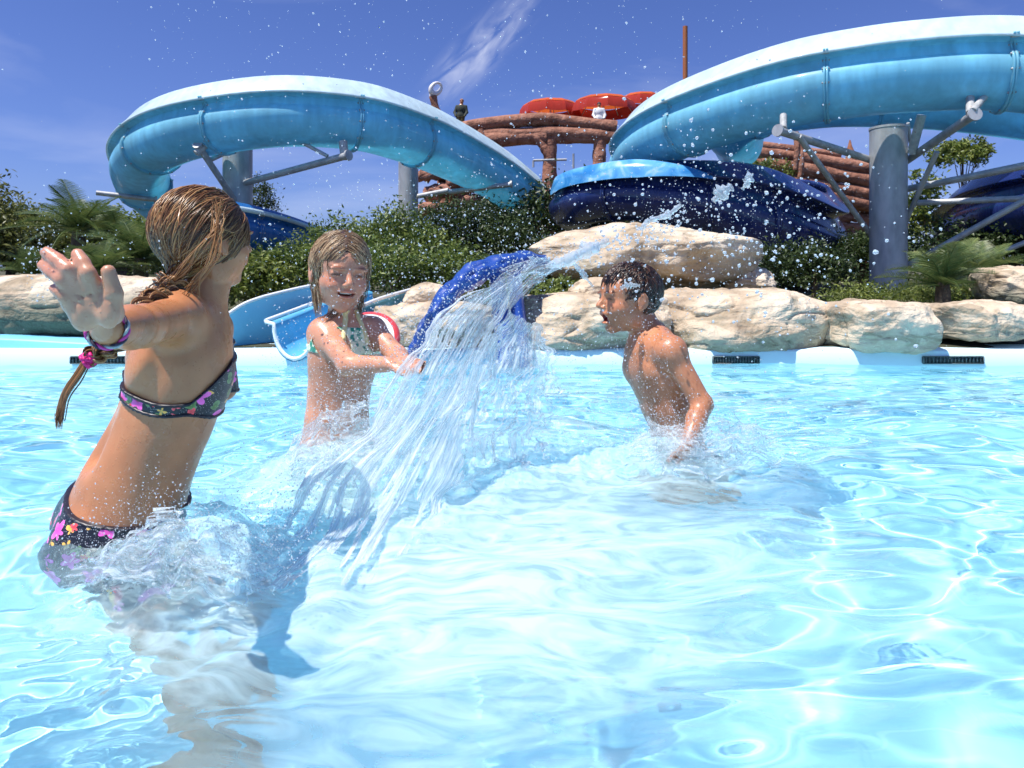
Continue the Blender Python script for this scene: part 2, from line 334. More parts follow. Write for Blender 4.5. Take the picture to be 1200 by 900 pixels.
# water surface: a real height field
def gauss(x, y, cx, cy, sx, sy, a=0):
    c, s_ = math.cos(a), math.sin(a); u = (x - cx) * c + (y - cy) * s_; v = -(x - cx) * s_ + (y - cy) * c
    return np.exp(-(u / sx)**2 - (v / sy)**2)
def churn(x, y):              # where the bathers have broken the surface
    return np.clip(1.0 * gauss(x, y, -.64, 1.33, .26, .22, .3) + .95 * gauss(x, y, -.12, 2.1, .55, .5) + .9 * gauss(x, y, .5, 2.22, .26, .26) + .9 * gauss(x, y, -.55, 2.05, .25, .22) + .7 * gauss(x, y, .85, 2.35, .3, .22) + .9 * gauss(x, y, .50, 2.02, .2, .14) + .6 * gauss(x, y, -.30, 1.62, .38, .22, -.5) + .35 * gauss(x, y, -.55, 1.1, .3, .2), 0, 1)
def milk(x, y):               # water whitened by beaten-in bubbles; also paints in brightness the unlit floor lacks
    o = np.zeros_like(x); n = .62 + .38 * fbm(np.stack([x * 2.2 + y, y * 3.4, o], -1), 4, 61) ; n2 = .5 + .5 * vnoise(np.stack([x * 9, y * 16, o], -1), 62)
    m = .80 * gauss(x, y, .08, 1.75, .55, .6) + .5 * gauss(x, y, -.3, 1.45, .35, .35) + .22 * gauss(x, y, -.62, 1.2, .24, .2) + .75 * gauss(x, y, .5, 2.05, .3, .18) + .75 * gauss(x, y, -.5, 1.95, .3, .2) + .62 * gauss(x, y, -.12, 1.12, .34, .36) + .3 * gauss(x, y, .25, 1.3, .4, .3)
    return np.clip(m * (.35 + .8 * n) * (.75 + .5 * n2), 0, .8)
def water_z(x, y):
    o = np.zeros_like(x); wx = .12 * vnoise(np.stack([x * 1.3, y * 1.3, o], -1), 21); wy = .12 * vnoise(np.stack([x * 1.3, y * 1.3, o], -1), 22)
    X, Y_ = x + wx, y + wy
    z = .023 * vnoise(np.stack([X * 1.7, Y_ * 2.6, o], -1), 1) + .012 * vnoise(np.stack([X * 4.6, Y_ * 6.6, o], -1), 2) + .0048 * vnoise(np.stack([X * 9, Y_ * 15, o], -1), 3)
    far = np.clip((y - 2) / 2, 0, 1); z = z * (1 - .45 * far) + far * .004 * vnoise(np.stack([X * 7, Y_ * 30, o], -1), 5)
    c = np.clip((churn(x, y) - .35) / .65, 0, 1); rid = 1 - np.abs(vnoise(np.stack([X * 13, Y_ * 15, o + 2], -1), 6)); rid2 = 1 - np.abs(vnoise(np.stack([X * 30, Y_ * 34, o + 2], -1), 7))
    z = z + c * (.022 * (rid - .5) + .009 * (rid2 - .5) + .0035 * vnoise(np.stack([X * 75, Y_ * 75, o], -1), 8))
    z = z + .07 * gauss(x, y, -.60, 1.33, .13, .13) + .05 * gauss(x, y, -.54, 2.05, .16, .14) + .045 * gauss(x, y, -.86, 1.31, .22, .13) + .045 * gauss(x, y, -.72, 1.42, .3, .15, .3) + .06 * gauss(x, y, .48, 2.12, .2, .14) + .05 * gauss(x, y, -.1, 2.15, .35, .3) + .03 * gauss(x, y, -.52, 2.1, .18, .16)
    lg = gauss(x, y, -.5, 1.0, .34, .24); z = z + lg * (.010 * vnoise(np.stack([X * 13 + Y_ * 7, Y_ * 26 - X * 6, o], -1), 41) + .0045 * vnoise(np.stack([X * 28 + Y_ * 12, Y_ * 50 - X * 12, o], -1), 42))
    rr = np.sqrt((x + .66)**2 + (y - 1.2)**2); z = z + .010 * np.sin(rr * 42) * np.exp(-((rr - .34) / .16)**2)
    r2 = np.sqrt((x + .1)**2 + (y - 2.2)**2); z = z + .007 * np.sin(r2 * 24 + 2 * wx * 10) * np.exp(-((r2 - .95) / .4)**2)
    return z
yn = np.concatenate([np.linspace(-6, 0, 24, endpoint=False), np.geomspace(.3, WALL_Y, 640) ** 1.0 - .3 * np.linspace(1, 0, 640)])
nx_ = 760; ux = np.sinh(np.linspace(-1, 1, nx_) * 3.1) / np.sinh(3.1)
ux = .62 * ux + .38 * np.linspace(-1, 1, nx_) ** 3 * 1.0
xw = np.sign(ux) * np.abs(ux) * 13.5
XW, YW = np.meshgrid(xw, yn); ZW = water_z(XW, YW)
def water_fn(t, b):
    L = t.links.new; out = t.nodes['Material Output']
    gl = N(t, 'BsdfGlass', IOR=1.333, Roughness=0.0); gl.inputs['Color'].default_value = (.93, .985, 1, 1)
    a = N(t, 'Attribute', attribute_name='foam'); tc = N(t, 'TexCoord')
    n = N(t, 'TexNoise', Scale=48, Detail=10, Distortion=2.2); L(tc.outputs['Object'], n.inputs['Vector'])
    m = N(t, 'Math', operation='MULTIPLY_ADD'); L(a.outputs['Fac'], m.inputs[0]); m.inputs[1].default_value = .55; L(n.outputs[0], m.inputs[2])
    mr = N(t, 'MapRange'); mr.inputs['From Min'].default_value = .72; mr.inputs['From Max'].default_value = 1.25; mr.inputs['To Max'].default_value = .62; L(m.outputs[0], mr.inputs[0])
    d = N(t, 'BsdfDiffuse'); d.inputs[0].default_value = (.70, .90, .94, 1); tl = N(t, 'BsdfTranslucent'); tl.inputs[0].default_value = (.70, .90, .95, 1)
    ms = N(t, 'MixShader'); ms.inputs[0].default_value = .45; L(d.outputs[0], ms.inputs[1]); L(tl.outputs[0], ms.inputs[2])
    mk = N(t, 'Attribute', attribute_name='milk'); mp1 = N(t, 'Mapping'); mp1.inputs['Rotation'].default_value = (0, 0, .5); mp1.inputs['Scale'].default_value = (.7, 1.9, 1); L(tc.outputs['Object'], mp1.inputs[0]); nw = N(t, 'TexNoise', Scale=7, Detail=10, Distortion=2.6); L(mp1.outputs[0], nw.inputs['Vector'])
    nr = N(t, 'MapRange'); nr.inputs['From Min'].default_value = .36; nr.inputs['From Max'].default_value = .66; nr.inputs['To Min'].default_value = .62; nr.inputs['To Max'].default_value = 1.3; L(nw.outputs[0], nr.inputs[0]); mw = N(t, 'Math', operation='MULTIPLY'); L(mk.outputs['Fac'], mw.inputs[0]); L(nr.outputs[0], mw.inputs[1])
    mm = N(t, 'Math', operation='MAXIMUM'); L(mr.outputs[0], mm.inputs[0]); L(mw.outputs[0], mm.inputs[1])
    mx = N(t, 'MixShader'); L(mm.outputs[0], mx.inputs[0]); L(gl.outputs[0], mx.inputs[1]); L(ms.outputs[0], mx.inputs[2]); L(mx.outputs[0], out.inputs[0])
M_WATER = mat('pool water', fn=water_fn)
water = mesh_np('pool_water', np.stack([XW, YW, ZW], -1), grid_faces(len(yn), nx_), M_WATER, attr={'foam': churn(XW, YW), 'milk': milk(XW, YW)})
water['kind'] = 'structure'; water.cycles.is_caustics_caster = True

# dark grates in the far pool wall
M_GRATE = mat('grey plastic grate', (.10, .13, .13), .5)
def grate(px0, px1, lab):
    x0, x1 = (px0 - 600) / FPX * WALL_Y, (px1 - 600) / FPX * WALL_Y
    r = empty('wall_grate', ((x0 + x1) / 2, WALL_Y, .04)); fr = MB(); w_ = x1 - x0; zc, hh = .036, .046
    for z in (zc - hh / 2, zc + hh / 2): box(fr, ((x0 + x1) / 2, WALL_Y - .008, z), (w_, .02, .006))
    for x in (x0, x1): box(fr, (x, WALL_Y - .008, zc), (.006, .021, hh - .006))
    adopt(r, fr.build('frame', M_GRATE, smooth=False))
    bk = MB(); box(bk, ((x0 + x1) / 2, WALL_Y - .002, zc), (w_ - .006, .008, hh - .006)); adopt(r, bk.build('backing', mat('grate recess', (.04, .06, .06), .7), smooth=False))
    base = None; n = 16
    for k in range(n):
        if base is None:
            m_ = MB(); box(m_, (0, 0, 0), (.006, .008, hh - .008)); base = m_.build('slat', M_GRATE, smooth=False); s_ = base
        else: s_ = copyobj(base)
        s_.location = (x0 + (k + .7) * w_ / (n + .4), WALL_Y - .010, zc); s_.parent = r; s_.matrix_parent_inverse = Matrix.Translation(-Vector(r.location))
    tag(r, lab, 'grate', 'grates in the pool wall')
grate(835, 889, 'dark slatted grate in the pool wall to the right of the boy')
grate(1081, 1151, 'long dark grate in the pool wall at the right edge beyond the squared rock')
grate(84, 150, 'dark grate in the pool wall behind the near girl and her plait')

# ------------------------------------------------------------------ rocks
def rock(x0, x1, y0, y1, d, depth, lab, seed, rough=.10, sq=3.0, algae_shade=1.0, lean=0, res=90, name='rock'):
    a, b = P(x0, y1, d), P(x1, y0, d); c = (a + b) / 2; r = np.abs(b - a) / 2 * np.array([1.07, 1, 1.06]); r[1] = depth / 2; c[1] = d + depth / 2 * .7
    n = res; th = np.linspace(0, 2 * np.pi, 2 * n, endpoint=False); ph = np.linspace(-np.pi / 2, np.pi / 2, n)
    T, H = np.meshgrid(th, ph); D = np.stack([np.cos(H) * np.cos(T), np.cos(H) * np.sin(T), np.sin(H)], -1)
    k = (np.abs(D)**sq).sum(-1)**(-1 / sq); V = D * k[..., None] * r
    rg = np.random.default_rng(seed); G = V / r
    for _ in range(26):
        nn = rg.normal(size=3); nn /= np.linalg.norm(nn); nn[2] *= .8; cc_ = rg.uniform(.90, 1.08); dt = (G * nn).sum(-1); over = np.maximum(dt - cc_, 0)
        G = G - (over * .92)[..., None] * nn
    V = G * r; w_ = c + V; s = min(r[0], r[2] * 1.6)
    nz = fbm(w_ * np.array([1.4, 1.4, 2.2]) / max(s, .2) * .5, 5, seed); st = 1 - np.abs(vnoise(w_ * np.array([.8, .8, 5.5]) / max(r[2], .12) * .25, seed + 50))
    dd = rough * s * (nz * .9 + (st**3 - .5) * .55) + .012 * fbm(w_ * 9, 3, seed + 9)
    ck = np.abs(vnoise(w_ * np.array([3.0, 3.0, 4.5]), seed + 31)); dd = dd - .022 * np.exp(-(ck / .045)**2); V = V + D * dd[..., None]; V[..., 0] += lean * V[..., 2]
    al = np.clip(.5 - V[..., 2] / r[2] * .55, 0, 1) * algae_shade + .12 * vnoise(w_ * 3, seed + 3)
    o = mesh_np(name, V, grid_faces(n, 2 * n, True), M_ROCK, attr={'algae_shade': al}); o.location = c.tolist(); tag(o, lab, 'rock'); return o
rock(630, 897, 266, 331, 5.9, 1.5, 'big flat-topped pale boulder above the boy', 11, .14, 3.6, .7)
rock(676, 893, 312, 372, 6.35, 1.0, 'recessed rock with painted-in shade under the big flat boulder', 12, .1, 3, 3.5)  # strong green-dark tint paints in the shade under the overhang
rock(858, 916, 312, 352, 6.1, .8, 'small sloping rock at the right end of the big boulder', 13, .15, 2.5, .6)
rock(596, 800, 346, 424, 4.62, 1.1, 'pale rock slab at the water edge left of the boy', 14, .10, 3.4, .75)
rock(672, 735, 328, 392, 4.9, .8, 'narrow pale rock pillar behind the boy\'s face', 32, .12, 3, .5)
rock(770, 1000, 343, 417, 4.64, 1.3, 'long layered pale rock behind the boy, along the pool wall', 15, .12, 3.6, .8)
rock(985, 1106, 355, 416, 4.47, .7, 'squared cream rock block jutting over the pool wall', 16, .09, 4.5, .55)
rock(1098, 1240, 357, 400, 4.66, .8, 'low pale rock to the right of the squared block', 17, .1, 3.4, .75)
rock(1178, 1260, 312, 362, 5.6, .8, 'grey round boulder at the right picture edge', 18, .1, 2.6, 1.2)
rock(-70, 176, 326, 404, 5.0, 1.2, 'large green-stained rounded rock behind the raised hand', 19, .10, 3.0, 1.9)
rock(473, 526, 334, 366, 5.1, .4, 'small smooth beige boulder left of the royal blue slide', 20, .06, 2.7, .35)
rock(420, 606, 358, 420, 4.72, .8, 'low beige rock ledge behind the middle girl', 21, .1, 3.4, .6)

# light blue pool side at the left
mb = MB(); xs = np.linspace(-5.2, -1.9, 60)
top = .58 - (397 - HOR) / 800 * 4.75 + .02 * np.sin(xs * 3) ; rows = []
for yy, zz in ((4.62, 0 * xs + .0), (4.61, top - .015), (4.625, top), (5.0, top + .01), (5.01, 0 * xs)): rows.append(np.stack([xs, np.full(60, yy), zz if np.ndim(zz) else np.full(60, zz)], -1))
mb.add(np.stack(rows), grid_faces(5, 60)[:, ::-1]); tag(mb.build('pool_kerb', M_POOLBLUE), 'light blue wavy kerb at the far left pool side', 'kerb')
# ------------------------------------------------------------------ water slides
M_PALE = slide_mat('pale rim with sunlight painted in', (.64, .81, .87), .25, .4)  # whiter than the flume: overexposed sunlight put into the colour
# profile of a flume: (outward, up); outer lip at the origin, loop runs over the sunlit rim, down the belly, round and back along the inside
PROF = np.array([(-.27, .235), (-.24, .262), (-.20, .235), (-.12, .13), (.0, .02), (.012, .0), (-.03, -.022), (-.12, -.045), (-.145, -.10), (-.12, -.17), (-.05, -.24), (-.012, -.33), (-.02, -.45),
                 (-.07, -.60), (-.17, -.73), (-.32, -.83), (-.52, -.885), (-.74, -.88), (-.94, -.81), (-1.08, -.69), (-1.17, -.53), (-1.20, -.36), (-1.19, -.22), (-1.21, -.19), (-1.16, -.17),
                 (-1.145, -.22), (-1.15, -.36), (-1.12, -.52), (-1.04, -.66), (-.91, -.77), (-.73, -.835), (-.53, -.84), (-.34, -.785), (-.21, -.69), (-.12, -.57), (-.075, -.44), (-.065, -.33), (-.085, -.2), (-.12, -.08), (-.16, .05), (-.235, .16)])
def flume(pts, joints, mats, label, seed=0, flip=1, scale=1.0, prof=PROF, name='water_slide', flange=True, n=150, fmat=None, rimm=None):
    """pts: (px, py, depth[, scale]) along the outer lip; joints: fractions where sections are bolted together"""
    w = np.array([np.append(P(p[0], p[1], p[2]), p[3] if len(p) > 3 else 1.0) for p in pts]); c = catmull(w, n); sca = c[:, 3] * scale; c = c[:, :3]
    t = np.gradient(c, axis=0)[:, :2]
    for _ in range(6): t[1:-1] = (t[:-2] + t[1:-1] * 2 + t[2:]) / 4
    t /= np.linalg.norm(t, axis=1)[:, None]; out = np.stack([-t[:, 1], t[:, 0], 0 * t[:, 0]], -1) * flip
    root = empty(name, c[n // 2]); tag(root, label, 'water slide')
    js = [0] + [int(j * (n - 1)) for j in joints] + [n - 1]
    for q in range(len(js) - 1):
        i0, i1 = js[q], js[q + 1]; k = np.arange(i0, i1 + 1)
        V = c[k][:, None] + sca[k][:, None, None] * (prof[None, :, 0, None] * out[k][:, None] + prof[None, :, 1, None] * np.array([0, 0, 1.]))
        mb = MB(); F = grid_faces(len(k), len(prof), True); mb.add(V, F if flip > 0 else F[:, ::-1])
        s = mb.build('slide_section', mats[q % len(mats)]); adopt(root, s)
        if rimm:
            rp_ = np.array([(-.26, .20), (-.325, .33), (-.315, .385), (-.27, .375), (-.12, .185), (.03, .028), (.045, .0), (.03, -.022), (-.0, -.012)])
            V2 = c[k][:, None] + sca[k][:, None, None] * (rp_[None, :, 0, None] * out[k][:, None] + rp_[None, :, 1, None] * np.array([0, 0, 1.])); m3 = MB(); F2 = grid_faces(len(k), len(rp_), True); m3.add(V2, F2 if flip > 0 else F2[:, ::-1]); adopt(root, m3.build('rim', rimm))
        if flange and q:
            k2 = i0; m2 = MB(); no = len([p for p in prof if True]) // 2 + 6
            pr = prof[4:25] if len(prof) > 30 else prof
            tt = np.append(t[k2], 0) * .028
            for dlt in (-1, 1):
                rows = []
                for off in (0.0, .05):
                    pp = pr.copy(); cen = np.array([-.55, -.3]); dd = pp - cen; dd /= np.linalg.norm(dd, axis=1)[:, None]; pp = pp + dd * off
                    for sg in (0, 1):
                        rows.append(c[k2] + tt * dlt * (.15 + sg * .85) + sca[k2] * (pp[:, :1] * out[k2] + pp[:, 1:] * np.array([0, 0, 1.])))
                rows = [rows[0], rows[2], rows[3], rows[1]]
                m2.add(np.stack(rows), grid_faces(4, len(pr)))
            adopt(root, m2.build('flange', fmat or mats[0]))
            # bolts along the flange
            bm_ = MB(); pp = pr[::2]
            for p_ in pp[1:]:
                dd = p_ - np.array([-.55, -.3]); dd /= np.linalg.norm(dd); p2 = p_ + dd * .026
                box(bm_, c[k2] + sca[k2] * (p2[0] * out[k2] + np.array([0, 0, p2[1]])), (.02, .085, .02), rotz(math.atan2(t[k2][1], t[k2][0]) + math.pi / 2))
            bo = bm_.build('bolt_row', M_STEEL, smooth=False); bo['kind'] = 'stuff'; adopt(root, bo)
    return root, c, out, sca
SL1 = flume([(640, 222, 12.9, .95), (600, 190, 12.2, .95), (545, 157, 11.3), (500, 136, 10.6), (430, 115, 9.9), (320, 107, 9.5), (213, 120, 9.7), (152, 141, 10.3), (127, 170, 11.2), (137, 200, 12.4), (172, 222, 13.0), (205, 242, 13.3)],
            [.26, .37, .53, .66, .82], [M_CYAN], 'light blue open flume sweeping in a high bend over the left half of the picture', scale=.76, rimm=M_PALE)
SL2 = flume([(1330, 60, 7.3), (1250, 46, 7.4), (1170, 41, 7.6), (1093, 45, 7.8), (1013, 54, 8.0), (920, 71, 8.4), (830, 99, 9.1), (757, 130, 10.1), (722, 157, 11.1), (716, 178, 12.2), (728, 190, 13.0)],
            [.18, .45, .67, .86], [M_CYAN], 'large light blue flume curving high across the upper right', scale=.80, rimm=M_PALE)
SL3 = flume([(1300, 104, 9.2), (1200, 92, 9.4), (1100, 84, 9.7), (1000, 84, 10.1), (930, 92, 10.6), (860, 108, 11.4), (826, 134, 12.3), (834, 150, 13.4), (838, 160, 15.0)],
            [.33, .62], [M_CYAN], 'second light blue flume tucked under the large one at upper right', scale=.80)
SL4 = flume([(830, 222, 13.8), (930, 226, 13.2, 1.1), (985, 236, 12.0, 1.35), (992, 250, 10.8, 1.45), (948, 231, 9.9, 1.45), (885, 213, 9.7, 1.3), (815, 205, 9.8, 1.05), (745, 203, 10.0, .85), (690, 207, 10.4, .8), (653, 217, 11.1, .8), (645, 228, 12.1, .8), (690, 235, 13, .8)],
            [.42, .53, .70], [M_NAVY, M_NAVY, M_NAVY, M_NAVY], 'dark navy blue flume coiling low in the middle behind the pale boulder', scale=.92)
SL5 = flume([(1390, 190, 7.8), (1290, 196, 8.6), (1200, 208, 9.4), (1130, 226, 10.6), (1098, 246, 11.8), (1090, 262, 13)],
            [.4], [M_NAVY], 'dark navy flume at the right edge behind the steel braces', scale=1.0)
SL6 = flume([(200, 240, 9.0), (245, 243, 9.3), (290, 249, 9.7), (325, 257, 10.1), (360, 268, 10.6), (400, 284, 11.2)], [.5], [M_BLUE],
            'short dark blue flume sloping down between the two girls', scale=.55, flip=-1)
w8 = catmull([P(200, 237, 8.98), P(245, 240, 9.28), P(290, 246, 9.68), P(325, 254, 10.08), P(360, 265, 10.58), P(400, 281, 11.18)], 60); mb = MB(); tube(mb, w8, .035, 8); adopt(SL6[0], mb.build('rim', M_PALE))
# navy slide's upper rim as a strip, its sunlit blue painted into the colour
rim = catmull([P(645, 226, 11.3), P(655, 211, 11.0), P(693, 200, 10.35), P(747, 194, 9.95), P(800, 198, 9.75), P(836, 207, 9.75)], 50)
mb = MB(); w_ = np.interp(np.linspace(0, 1, 50), [0, .15, .6, 1], [.04, .16, .19, .04])
rows = [rim + np.stack([0 * w_, u * w_ * .9, (v - .35) * w_ * 1.5], -1) for u, v in ((-.5, -.3), (-.25, .25), (.2, .7), (.7, .75), (.8, .6), (.2, .1))]
mb.add(np.stack(rows), grid_faces(6, 50)[:, ::-1])
M_RIM = mat('blue rim with light painted in', rough=.18, fn=noisecol([(.35, (.03, .20, .50)), (.55, (.12, .38, .68)), (.7, (.45, .62, .78))], 3, 6, .05, dist=.8))
adopt(SL4[0], mb.build('rim', M_RIM))

# ------------------------------------------------------------------ steel columns with arms and braces
def column(px, py_top, d, wpx, lab, py_base=345, zbase=None):
    top = P(px, py_top, d); base = P(px, py_base, d); r = R(wpx / 2, d); root = empty('support_column', base)
    mb = MB(); tube(mb, [base, base + (top - base) * .33, base + (top - base) * .66, top], r, 32); adopt(root, mb.build('shaft', M_STEEL))
    mb = MB(); tube(mb, [top + (0, 0, .001), top + (0, 0, .03)], r * 1.03, 32); adopt(root, mb.build('cap', M_STEEL))
    mb = MB(); tube(mb, [base - (0, 0, .05), base + (0, 0, .03)], r * 1.6, 24); adopt(root, mb.build('base_plate', M_STEEL))
    tag(root, lab, 'column', 'steel columns carrying the flumes'); return root
def pipe(root, a, b, rpx, d, name='arm', ball=False, m=None, seg=14):
    a, b = np.asarray(a), np.asarray(b); r = R(rpx, d); mb = MB(); tube(mb, [a, (a + b) / 2, b], r, seg)
    if ball:
        e = (b - a) / np.linalg.norm(b - a); tube(mb, [b - e * .01, b + e * .02], r * 1.5, seg)
    o = mb.build(name, m or M_STEEL); adopt(root, o); return o
c1 = column(278.5, 158, 11.0, 33, 'grey steel column holding the left flume, behind the near girl\'s head')
pipe(c1, P(285, 215, 10.9), P(408, 182, 9.75), 4.2, 10, ball=True); pipe(c1, P(352, 166, 9.95), P(384, 183, 9.9), 2.2, 10, 'brace')
pipe(c1, P(275, 235, 10.8), P(232, 170, 9.8), 3.8, 10, ball=True); pipe(c1, P(113, 226, 11.6), P(182, 234, 11.9), 3.4, 10, ball=True)
pipe(c1, P(245, 188, 10.2), P(262, 180, 10.6), 3, 10, 'brace'); pipe(c1, P(404, 186, 9.85), P(402, 166, 9.9), 5, 10, 'bracket', m=M_RUST); pipe(c1, P(230, 180, 9.8), P(243, 168, 9.9), 4, 10, 'bracket', m=M_RUST)
c2 = column(478.5, 178, 12.6, 23, 'pale grey steel column under the middle of the left flume, above the hedge')
pipe(c2, P(490, 230, 12.4), P(526, 223, 12.2), 3, 12); pipe(c2, P(526, 225, 12.2), P(599, 216, 12.0), 3, 12, ball=True)
c3 = column(1041, 152, 9.2, 40, 'thickest steel column, standing at right above the squared rock')
pipe(c3, P(1022, 188, 9.4), P(912, 153, 8.1), 4.6, 8.5, ball=True); pipe(c3, P(1060, 190, 9.4), P(1142, 134, 7.7), 4.8, 8.5, ball=True)
pipe(c3, P(936, 160, 8.3), P(1024, 280, 9.4), 3.4, 8.5, 'brace'); pipe(c3, P(1098, 178, 8.6), P(1062, 258, 9.3), 3, 8.5, 'brace'); pipe(c3, P(1060, 222, 9.4), P(1128, 209, 8.8), 4, 9); pipe(c3, P(1128, 209, 8.8), P(1240, 186, 8.0), 4.4, 8.4)
pipe(c3, P(1070, 238, 9.4), P(1240, 231, 8.4), 3.6, 9); pipe(c3, P(1052, 318, 9.4), P(1235, 216, 8.2), 3.6, 9, 'brace'); pipe(c3, P(1120, 318, 9.2), P(1240, 268, 8.6), 3, 9, 'brace')
pipe(c3, P(918, 150, 8.2), P(918, 135, 8.3), 4, 8.2, 'bracket', m=M_RUST); pipe(c3, P(1137, 132, 7.75), P(1137, 112, 7.9), 4.5, 7.8, 'bracket', m=M_RUST); pipe(c3, P(1140, 130, 7.7), P(1158, 108, 7.9), 4, 7.8, 'bracket', m=M_RUST); pipe(c3, P(1068, 180, 9), P(1080, 135, 8.8), 5, 9, 'bracket', m=M_RUST)
def guard_rail():
    r = empty('guard_rail', P(1128, 150, 8.9)); pipe(r, P(1062, 172, 9.3), P(1062, 150, 9.3), 2, 9, 'post'); pipe(r, P(1067, 168, 9.3), P(1064, 144, 9.2), 2, 9, 'post'); tag(r, 'thin steel posts beside the top of the thick dark column', 'rail')
guard_rail()

# ------------------------------------------------------------------ light blue run-out slide and royal blue slide in the pool
def trough(name, lab, pts, prof, mt, cat='pool slide', n=50, flip=1, wob=0):
    w = np.array([np.append(P(p[0], p[1], p[2]), p[3]) for p in pts]); c = catmull(w, n); s = c[:, 3]; c = c[:, :3]; t = np.gradient(c, axis=0)[:, :2]; t /= np.linalg.norm(t, axis=1)[:, None]
    out = np.stack([-t[:, 1], t[:, 0], 0 * t[:, 0]], -1) * flip; prof = np.array(prof, float)
    V = c[:, None] + s[:, None, None] * (prof[None, :, 0, None] * out[:, None] + prof[None, :, 1, None] * np.array([0, 0, 1.]))
    root = empty(name, c[n // 2]); tag(root, lab, cat); mb = MB(); mb.add(V, grid_faces(n, len(prof), True)); adopt(root, mb.build('chute', mt)); return root, V
def halfpipe(w, h, th):
    a = np.linspace(0, np.pi, 16); i = [(math.cos(x) * w * .5, -math.sin(x) * h) for x in a]; o = [(math.cos(x) * (w * .5 + th), -math.sin(x) * (h + th)) for x in a]
    return [(i[0][0] + th * 3, .012)] + [(i[0][0] + th * 3, -.012)] + o[0:] + [(-w * .5 - th * 3, -.012), (-w * .5 - th * 3, .012)] + i[::-1]
M_SKY = slide_mat('light blue gelcoat', (.13, .50, .76), .12, .3)
root7, V7 = trough('run_out_slide', 'light blue slide end with white rim running into the pool behind the near girl', [(455, 342, 5.6, 1), (412, 354, 5.1, 1), (380, 366, 4.7, 1), (345, 380, 4.35, 1)], halfpipe(.30, .22, .02), M_SKY)
mb = MB(); q = halfpipe(.30, .22, .02)
rp = V7[:, 19]; tube(mb, rp + (0, 0, .008), .014, 8); tube(mb, V7[:, 0] + (0, 0, .008), .014, 8); e = V7[-1]; tube(mb, e[18:36], .013, 8, caps=False); adopt(root7, mb.build('rim', M_WHITE))
mb = MB(); W8 = catmull([P(262, 372, 4.60), P(290, 355, 4.75), P(330, 343, 4.95), P(385, 332, 5.3), P(430, 330, 5.7)], 40)
mb.add(np.stack([np.stack([W8[:, 0], W8[:, 1], 0 * W8[:, 0] - .05], -1), W8 - (0, 0, .01), W8, W8 + (0, .10, .012), W8 + (0, .12, -.02), np.stack([W8[:, 0], W8[:, 1] + .12, 0 * W8[:, 0] - .05], -1)]), grid_faces(6, 40)[:, ::-1])
side = mb.build('slide_wall', M_POOLBLUE); tag(side, 'curved blue wall rising behind the light blue run-out slide', 'wall')
mb = MB(); tube(mb, W8 + (0, -.004, .004), .012, 8); rim8 = mb.build('rim', M_WHITE); rim8.parent = side
root9 = empty('play_slide', P(560, 420, 4.5)); tag(root9, 'royal blue slide arching behind the splash, between the middle girl and the boy', 'pool slide')
pa = catmull([P(478, 432, 4.40), P(492, 398, 4.40), P(515, 360, 4.42), P(545, 328, 4.5), P(580, 311, 4.6), P(612, 306, 4.75), P(640, 306, 4.95)], 70)
ang = np.linspace(0, 2 * np.pi, 28, endpoint=False); tt = np.gradient(pa, axis=0); tt /= np.linalg.norm(tt, axis=1)[:, None]; bb = np.cross(tt, [0, 1., 0]); bb /= np.linalg.norm(bb, axis=1)[:, None]
rr = np.interp(np.linspace(0, 1, 70), [0, .25, .55, .85, 1], [.03, .045, .07, .062, .04]); off = rr[:, None] * (1 + .34 * vnoise(np.stack([np.repeat(pa[:, :1], 28, 1) * 16, np.tile(np.cos(ang) * 2, (70, 1)), np.tile(np.sin(ang) * 2, (70, 1)) + pa[:, 2:3] * 16], -1), 3))
V = pa[:, None] + off[..., None] * (np.cos(ang)[None, :, None] * bb[:, None] + 2.4 * np.sin(ang)[None, :, None] * np.array([0, 1., 0]))
mb = MB(); mb.add(V, grid_faces(70, 28, True)); adopt(root9, mb.build('chute', M_ROYAL))
for x_, w0 in ((592, .075), (612, .05)):
    mb = MB(); tube(mb, catmull([P(x_ - 10, 318, 4.62), P(x_ - 6, 360, 4.58), P(x_, 400, 4.5), P(x_ + 4, 432, 4.45)], 14), np.linspace(.05, w0, 14), 14, flat=1.6); adopt(root9, mb.build('leg', M_ROYAL))

# ------------------------------------------------------------------ red brown log tower, bridge and rock work
def log(root, pts, rpx, d, seed, name='log', m=None, seg=16, n=26, rough=.12):
    p = catmull(np.array(pts), n); r0 = R(rpx, d); t = np.linspace(0, 1, n)
    V = []; th = np.linspace(0, 2 * np.pi, seg, endpoint=False)
    g_ = np.gradient(p, axis=0); g_ /= np.linalg.norm(g_, axis=1)[:, None]; ref = np.array([0, 1., .05]); a = np.cross(g_, ref); a /= np.linalg.norm(a, axis=1)[:, None]; b = np.cross(a, g_)
    rr = r0 * (1 + rough * vnoise(np.stack([t * 7, t * 0, t * 0 + seed * 3.1], -1), seed))[:, None] * (1 + rough * vnoise(np.stack([np.tile(t[:, None] * 9, (1, seg)), np.tile(np.cos(th) * 1.5, (n, 1)), np.tile(np.sin(th) * 1.5, (n, 1)) + seed], -1), seed + 1))
    V = p[:, None] + rr[..., None] * (np.cos(th)[None, :, None] * a[:, None] + np.sin(th)[None, :, None] * b[:, None]); mb = MB(); mb.add(V, grid_faces(n, seg, True))
    for k, fl in ((0, 1), (n - 1, 0)):
        ring = V[k]; kk = np.arange(seg); f = np.stack([kk, (kk + 1) % seg, np.full(seg, seg)], -1); mb.add(np.vstack([ring, ring.mean(0)]), f[:, ::-1] if fl else f)
    o = mb.build(name, m or M_LOG); adopt(root, o); return o
D = 17.0
br = empty('log_bridge', P(615, 260, D)); tag(br, 'red brown log footbridge on posts against the sky, below the red parasols', 'bridge')
